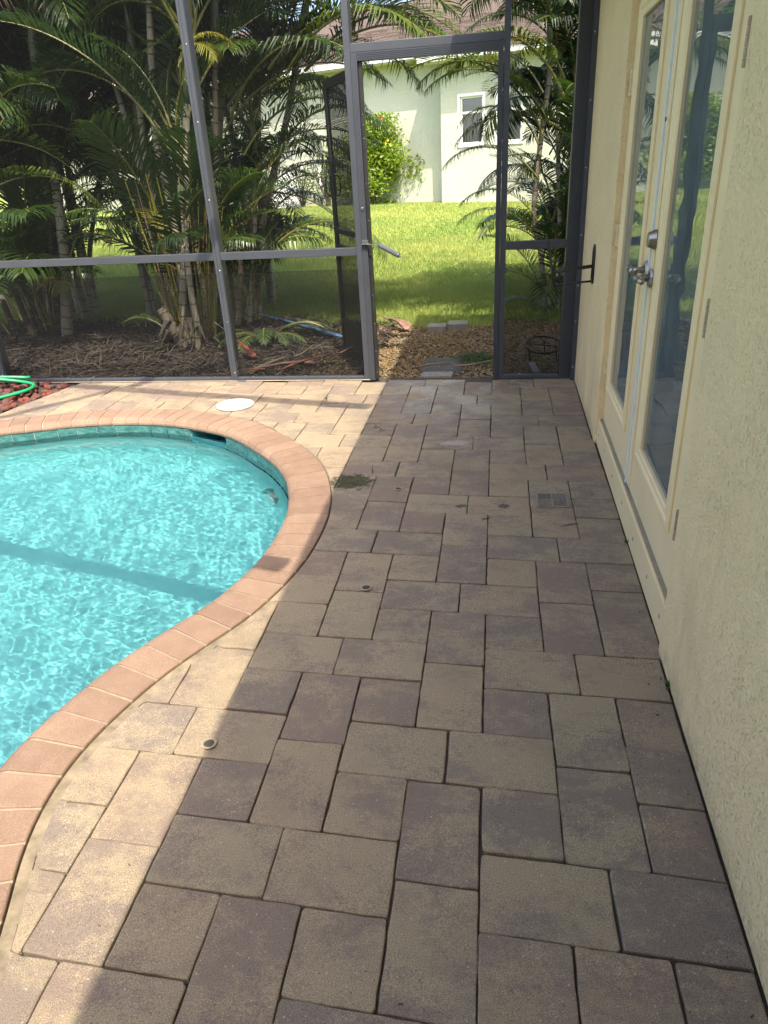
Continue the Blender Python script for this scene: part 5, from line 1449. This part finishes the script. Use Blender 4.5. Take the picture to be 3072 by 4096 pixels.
# long arching fronds over the door and the low one reaching towards it
frond(pc, 'be', (-2.1, 7.1, 2.35), 0.05, 0.55, 1.05, 0.25); frond(pc, 'bb', (-1.95, 7.2, 2.55), 0.15, 0.35, 1.1); frond(pc, 'ba', (-1.9, 7.3, 2.6), -0.1, 0.5, 1.0, 0.3); frond(pc, 'ba', (-1.95, 7.2, 2.45), 0.3, 0.75, 1.05, -.2)
frond(pc, 'ge', (-2.35, 7.0, 1.15), 0.0, 0.35, 0.75); frond(pc, 'be', (-2.1, 6.9, 0.85), -0.1, 0.95, 0.72); frond(pc, 'ge', (-2.2, 7.2, 1.5), -0.2, 0.6, 0.85)
frond(pc, 'y', (-1.55, 7.3, 2.75), 0.2, 0.9, 0.6)
for (kd, p, az, tl, sc, rl_) in (('be', (-2.05, 7.0, 2.25), 0.12, 0.72, 0.95, 0), ('bb', (-1.9, 7.0, 2.2), -0.1, 0.62, 1.0, 0.1), ('ba', (-2.0, 7.1, 2.30), 0.25, 0.85, 1.05, 0.15), ('be', (-1.95, 7.1, 2.35), 0.0, 0.80, 1.0, -.2), ('ge', (-2.2, 7.2, 2.1), 0.3, 0.8, 1.0, 0), ('bb', (-1.7, 7.2, 2.3), 0.1, 0.70, 0.95, 0), ('ba', (-1.8, 7.3, 2.25), -.05, 0.95, 1.0, 0.2), ('bb', (-2.6, 7.0, 2.3), 0.1, 0.55, 1.0, 0), ('be', (-2.5, 7.1, 2.0), 0.3, 0.7, 1.0, 0), ('ga', (-2.6, 7.2, 1.8), 0.0, 0.7, 1.0, 0),
                               ('ge', (-2.45, 7.0, 1.9), -0.25, 0.6, 1.0, 0.1), ('gb', (-2.4, 7.1, 1.6), 0.1, 0.55, 0.95, 0), ('ge', (-2.5, 7.2, 1.0), 0.15, 0.5, 0.85, 0), ('ga', (-2.5, 7.3, 1.3), -0.1, 0.65, 0.9, 0.2), ('gb', (-2.45, 7.3, 0.6), 0.05, 0.5, 0.8, 0)):
    frond(pc, kd, p, az, tl, sc, rl_)
# fern at its foot
fn = thing('fern', 'green fern spilling over the mulch by the foot of the leaning palm', 'fern', (-2.35, 6.75, 0)); FM['fern'] = frond_mesh('fern_frond', 90, 0.55, 20, 0.12, 0.5, 1.9, 0.25, 0.1, M['fern_green'], 0.12, 0.018)
for k in range(9): frond(fn, 'fern', (-2.35 + 0.02 * k, 6.75 - 0.03 * (k % 3), -0.02), -2.6 + k * 0.45, 0.35 + 0.1 * (k % 3), 0.9 + 0.1 * (k % 4))

# slim palm at the right, seen through the narrow panel
pd = thing('areca_palm', 'slim areca palm at the right between the door opening and the house corner', 'palm', (0.45, 7.6, 0), 'palms outside the screen')
tD = [cane(pd, [(0.48, 7.6, -0.06), (0.40, 7.6, 0.4), (0.352, 7.6, 0.70), (0.29, 7.6, 0.95), (0.317, 7.6, 1.48), (0.375, 7.6, 2.04), (0.373, 7.6, 2.3)], 0.030, 0.022, 0.12, True, 41),
      cane(pd, [(0.628, 7.7, -0.06), (0.58, 7.7, 0.5), (0.555, 7.7, 0.77), (0.488, 7.7, 1.59), (0.477, 7.7, 1.9)], 0.026, 0.020, 0.12, True, 42),
      cane(pd, [(0.56, 7.8, -0.06), (0.62, 7.85, 0.8), (0.72, 7.9, 2.4)], 0.028, 0.020, 0.12, True, 43), cane(pd, [(0.62, 7.5, -0.06), (0.66, 7.5, 0.5), (0.72, 7.5, 1.1)], 0.024, 0.018, 0.12, True, 44)]
for k, tp in enumerate(tD): crown(pd, tp, 11, 400 + k, ('ga', 'gb', 'ge', 'gd', 'ge'), 0.05, 0.7, 0.6, 0.95)
r_ = random.Random(62)
for k in range(120):
    a = r_.uniform(0, 6.28); zb = r_.uniform(0.0, 2.8)
    frond(pd, r_.choice(('gc', 'ga', 'ge', 'gb', 'gd')), (0.56 + r_.uniform(-.14, .1), 7.7 + r_.uniform(-.1, .6), zb), a, r_.uniform(0.05, 0.7), r_.uniform(0.45, 0.80), r_.uniform(-.3, .3))
# the fronds that arch into the doorway
for (kd, p, az, tl, sc, rl_) in (('ba', (0.34, 7.45, 1.62), math.pi - 0.05, 0.42, 0.88, 0.15), ('bb', (0.34, 7.5, 1.75), math.pi + 0.12, 0.40, 0.88, 0), ('be', (0.40, 7.5, 1.70), math.pi + 0.05, 0.50, 0.80, -.1), ('y', (0.30, 7.45, 1.55), math.pi - 0.1, 0.35, 0.70, 0.1),
                               ('ge', (0.32, 7.4, 1.25), math.pi, 0.62, 0.62, 0), ('gb', (0.34, 7.4, 0.85), math.pi - .2, 0.40, 0.60, 0), ('ge', (0.34, 7.4, 0.70), math.pi + .2, 0.50, 0.55, 0), ('small', (0.42, 7.2, 0.25), math.pi - .1, 0.55, 0.9, 0), ('gb', (0.32, 7.35, 1.95), math.pi - 0.35, 0.45, 0.7, 0), ('y', (0.50, 7.4, 2.05), math.pi + .4, 0.4, 0.7, 0), ('be', (0.5, 7.3, 1.9), math.pi + .5, 0.5, 0.8, 0)):
    frond(pd, kd, p, az, tl, sc, rl_)

# palms further back, closing the view on the left
r_ = random.Random(91)
for k, (x, y, lab, n_, hmin) in enumerate(((-6.8, 8.3, 'areca palm at the far left edge, mostly hidden behind the leftmost clump', 7, 1.2), (-5.6, 8.6, 'areca palm standing behind the leftmost dark clump', 8, 1.0), (-4.15, 9.0, 'shaded areca palm behind the gap between the two big clumps', 8, 1.9), (-3.3, 8.3, 'areca palm directly behind the clump with pale ringed canes', 8, 1.5), (-2.85, 8.5, 'areca palm half hidden behind the right-leaning one', 9, 0.6), (-4.9, 8.0, 'areca palm just behind and right of the leftmost clump', 9, 0.8), (-3.75, 7.6, 'short areca palm filling in left of the pale ringed canes', 6, 1.3))):
    pp = thing('areca_palm', lab, 'palm', (x, y, lawn_z(y)), 'palms outside the screen')
    for q in range(n_):
        a = r_.uniform(0, 6.28); H = r_.uniform(hmin, 3.9); z_ = lawn_z(y)
        tp = cane(pp, [(x + math.cos(a) * .15, y + math.sin(a) * .15, z_ - 0.06), (x + math.cos(a) * .2, y + math.sin(a) * .2, H * .5), (x + math.cos(a) * .55, y + math.sin(a) * .4, H)], 0.034, 0.024, 0.13, True, 80 + q + 10 * k)
        crown(pp, tp, 15, 500 + q + 20 * k, tmin=0.0, tmax=0.9)

# ------------------------------------------------------------------ small things on the ground outside
# cut kerb stones at the edge of the gravel
for (x0, x1, y0, lab) in ((-0.705, -0.525, 6.84, 'left one of two grey edging blocks at the lawn edge'), (-0.515, -0.325, 6.93, 'right one of two grey edging blocks at the lawn edge')):
    st = MB(); st.box(x0, x1, y0, y0 + 0.16, -0.03, 0.045); o = st.build('edging_block', M['grey_stone'], bevel=0.006); tag(o, lab, 'block', 'edging blocks')
o = MB().box(-0.62, -0.30, 5.42, 5.86, -0.03, -0.008).build('stepping_slab', M['dark_stone'], bevel=0.006); tag(o, 'dark damp stepping slab sunk in the gravel by the threshold', 'slab')
o = MB().box(-0.60, -0.36, 5.285, 5.40, -0.03, 0.0).build('threshold_stone', M['grey_stone'], bevel=0.006); tag(o, 'pale stone piece against the patio edge in the doorway', 'slab')
# blue pole lying across the bed
o = thing('pool_pole', 'blue pool pole lying across the mulch behind the screen', 'pole', (-2.1, 7.1, 0.03))
m = MB(); m.tube([(-2.90, 7.92, 0.035), (-2.35, 7.43, 0.030)], 0.0135, 10); m.build('upper_section', M['pole_blue'], o, smooth=True)
m = MB(); m.tube([(-2.35, 7.43, 0.030), (-1.30, 6.42, 0.012)], 0.017, 10); m.build('lower_section', M['pole_blue'], o, smooth=True)
o = thing('fallen_cane', 'grey fallen palm cane lying beside the blue pole', 'cane', (-1.95, 7.2, 0.0))
m = MB(); m.tube([(-2.30, 7.52, 0.012), (-2.0, 7.28, 0.012), (-1.82, 7.10, 0.008)], [0.035, 0.034, 0.030], 10); m.build('cane', M['husk_grey'], o, smooth=True)
# fallen palm boots: curled troughs tapering to a stalk
def boot(lab, p, q, w, mat_, mat2, curl=0.6, seed=0, lift=0.03):
    t_ = thing('fallen_palm_boot', lab, 'palm husk', tuple(p), 'fallen palm boots'); p = Vector(p); q = Vector(q); d = (q - p); L = d.length; d.normalize(); s = Vector((-d.y, d.x, 0)); r = random.Random(seed)
    m = MB(); N, K = 9, 6
    for i in range(N + 1):
        f = i / N; ww = w * (1 - 0.88 * f ** 0.7) * (0.75 + 0.25 * min(1, f * 6)); c = p + d * L * f + Vector((0, 0, lift * math.sin(f * 2.6) + 0.012))
        for k in range(K + 1):
            u_ = (k / K - .5) * 2; th = u_ * curl * 1.9
            m.v.append(tuple(c + s * math.sin(th) * ww / 2 + Vector((0, 0, (1 - math.cos(th)) * ww / 2 * 0.9 + r.uniform(-.002, .002)))))
    for i in range(N):
        for k in range(K): a = i * (K + 1) + k; m.f.append((a, a + 1, a + K + 2, a + K + 1))
    o_ = m.build('sheath', M[mat_], t_, smooth=True); sm = o_.modifiers.new('solidify', 'SOLIDIFY'); sm.thickness = 0.004
    m = MB(); e = p + d * L; m.tube([tuple(e - d * 0.06 + Vector((0, 0, 0.02))), tuple(e + d * 0.08 + Vector((0, 0, 0.03))), tuple(e + d * 0.25 + s * 0.05 + Vector((0, 0, 0.05)))], [0.009, 0.007, 0.004], 6); m.build('stalk', M[mat2], t_)
boot('red-brown palm boot with dark tip leaning at the middle post', (-2.12, 5.86, 0.0), (-2.33, 6.02, 0.12), 0.12, 'husk_red', 'husk_grey', 0.5, 1, 0.02)
boot('grey curled palm boot lying just behind the bottom plate', (-1.97, 5.33, 0.0), (-1.70, 5.72, 0.03), 0.085, 'husk_grey', 'husk_grey', 0.7, 2)
boot('reddish folded palm boot on the mulch left of the door', (-1.50, 5.58, 0.0), (-1.92, 5.36, 0.02), 0.09, 'husk_pink', 'husk_red', 0.8, 3)
boot('thin red palm boot strip in front of the open door', (-1.74, 5.40, 0.0), (-1.36, 5.66, 0.05), 0.06, 'husk_red', 'husk_pink', 0.8, 4)
boot('pale pink palm boot lying on the gravel at the lawn edge', (-0.90, 6.86, 0.0), (-1.12, 7.16, 0.03), 0.13, 'husk_pink', 'husk_pink', 0.85, 5)
boot('thin brown husk lying across the dark slab in the doorway', (-0.64, 5.46, 0.0), (-0.30, 5.44, 0.01), 0.035, 'husk_pink', 'husk_pink', 0.8, 6)
# wire plant stand tipped in the corner behind the wall-side panel
ps = thing('plant_stand', 'dark wire plant stand lying in the shaded corner by the house', 'plant stand', (0.33, 5.75, 0))
ring_ = [(0.33 + 0.14 * math.cos(a), 5.80 + 0.16 * math.sin(a), 0.10 + 0.03 * math.sin(a)) for a in np.linspace(0, 6.283, 24, endpoint=False)]
m = MB(); m.tube(ring_, 0.007, 8, closed=True); m.build('hoop', M['black_metal'], ps, smooth=True)
m = MB(); m.bar((0.20, 5.85, 0.10), (0.45, 5.74, 0.10), 0.016, 0.006); m.build('strap', M['black_metal'], ps)
for (x, y) in ((0.22, 5.70), (0.43, 5.72), (0.35, 5.95)):
    m = MB(); m.tube([(x, y, 0.10), (x + 0.01, y - 0.01, -0.03)], 0.006, 6); m.build('leg', M['black_metal'], ps)
o = MB(); o.bar((0.27, 5.34, -0.005), (0.24, 5.62, 0.0), 0.05, 0.02); o = o.build('wood_offcut', M['grey_stone'], bevel=0.003); tag(o, 'short grey board lying in front of the plant stand', 'board')
# moss beside the slab
V, F = leafy(np.random.default_rng(8), 5000, lambda n: np.stack([rng.normal(-0.20, 0.075, n), rng.normal(5.80, 0.10, n), rng.uniform(-0.02, -0.004, n)], -1), 0.016)
tag(np_mesh('moss', V, F, M['weed']), 'green moss patch on the gravel beside the dark slab', 'moss', kind='stuff')
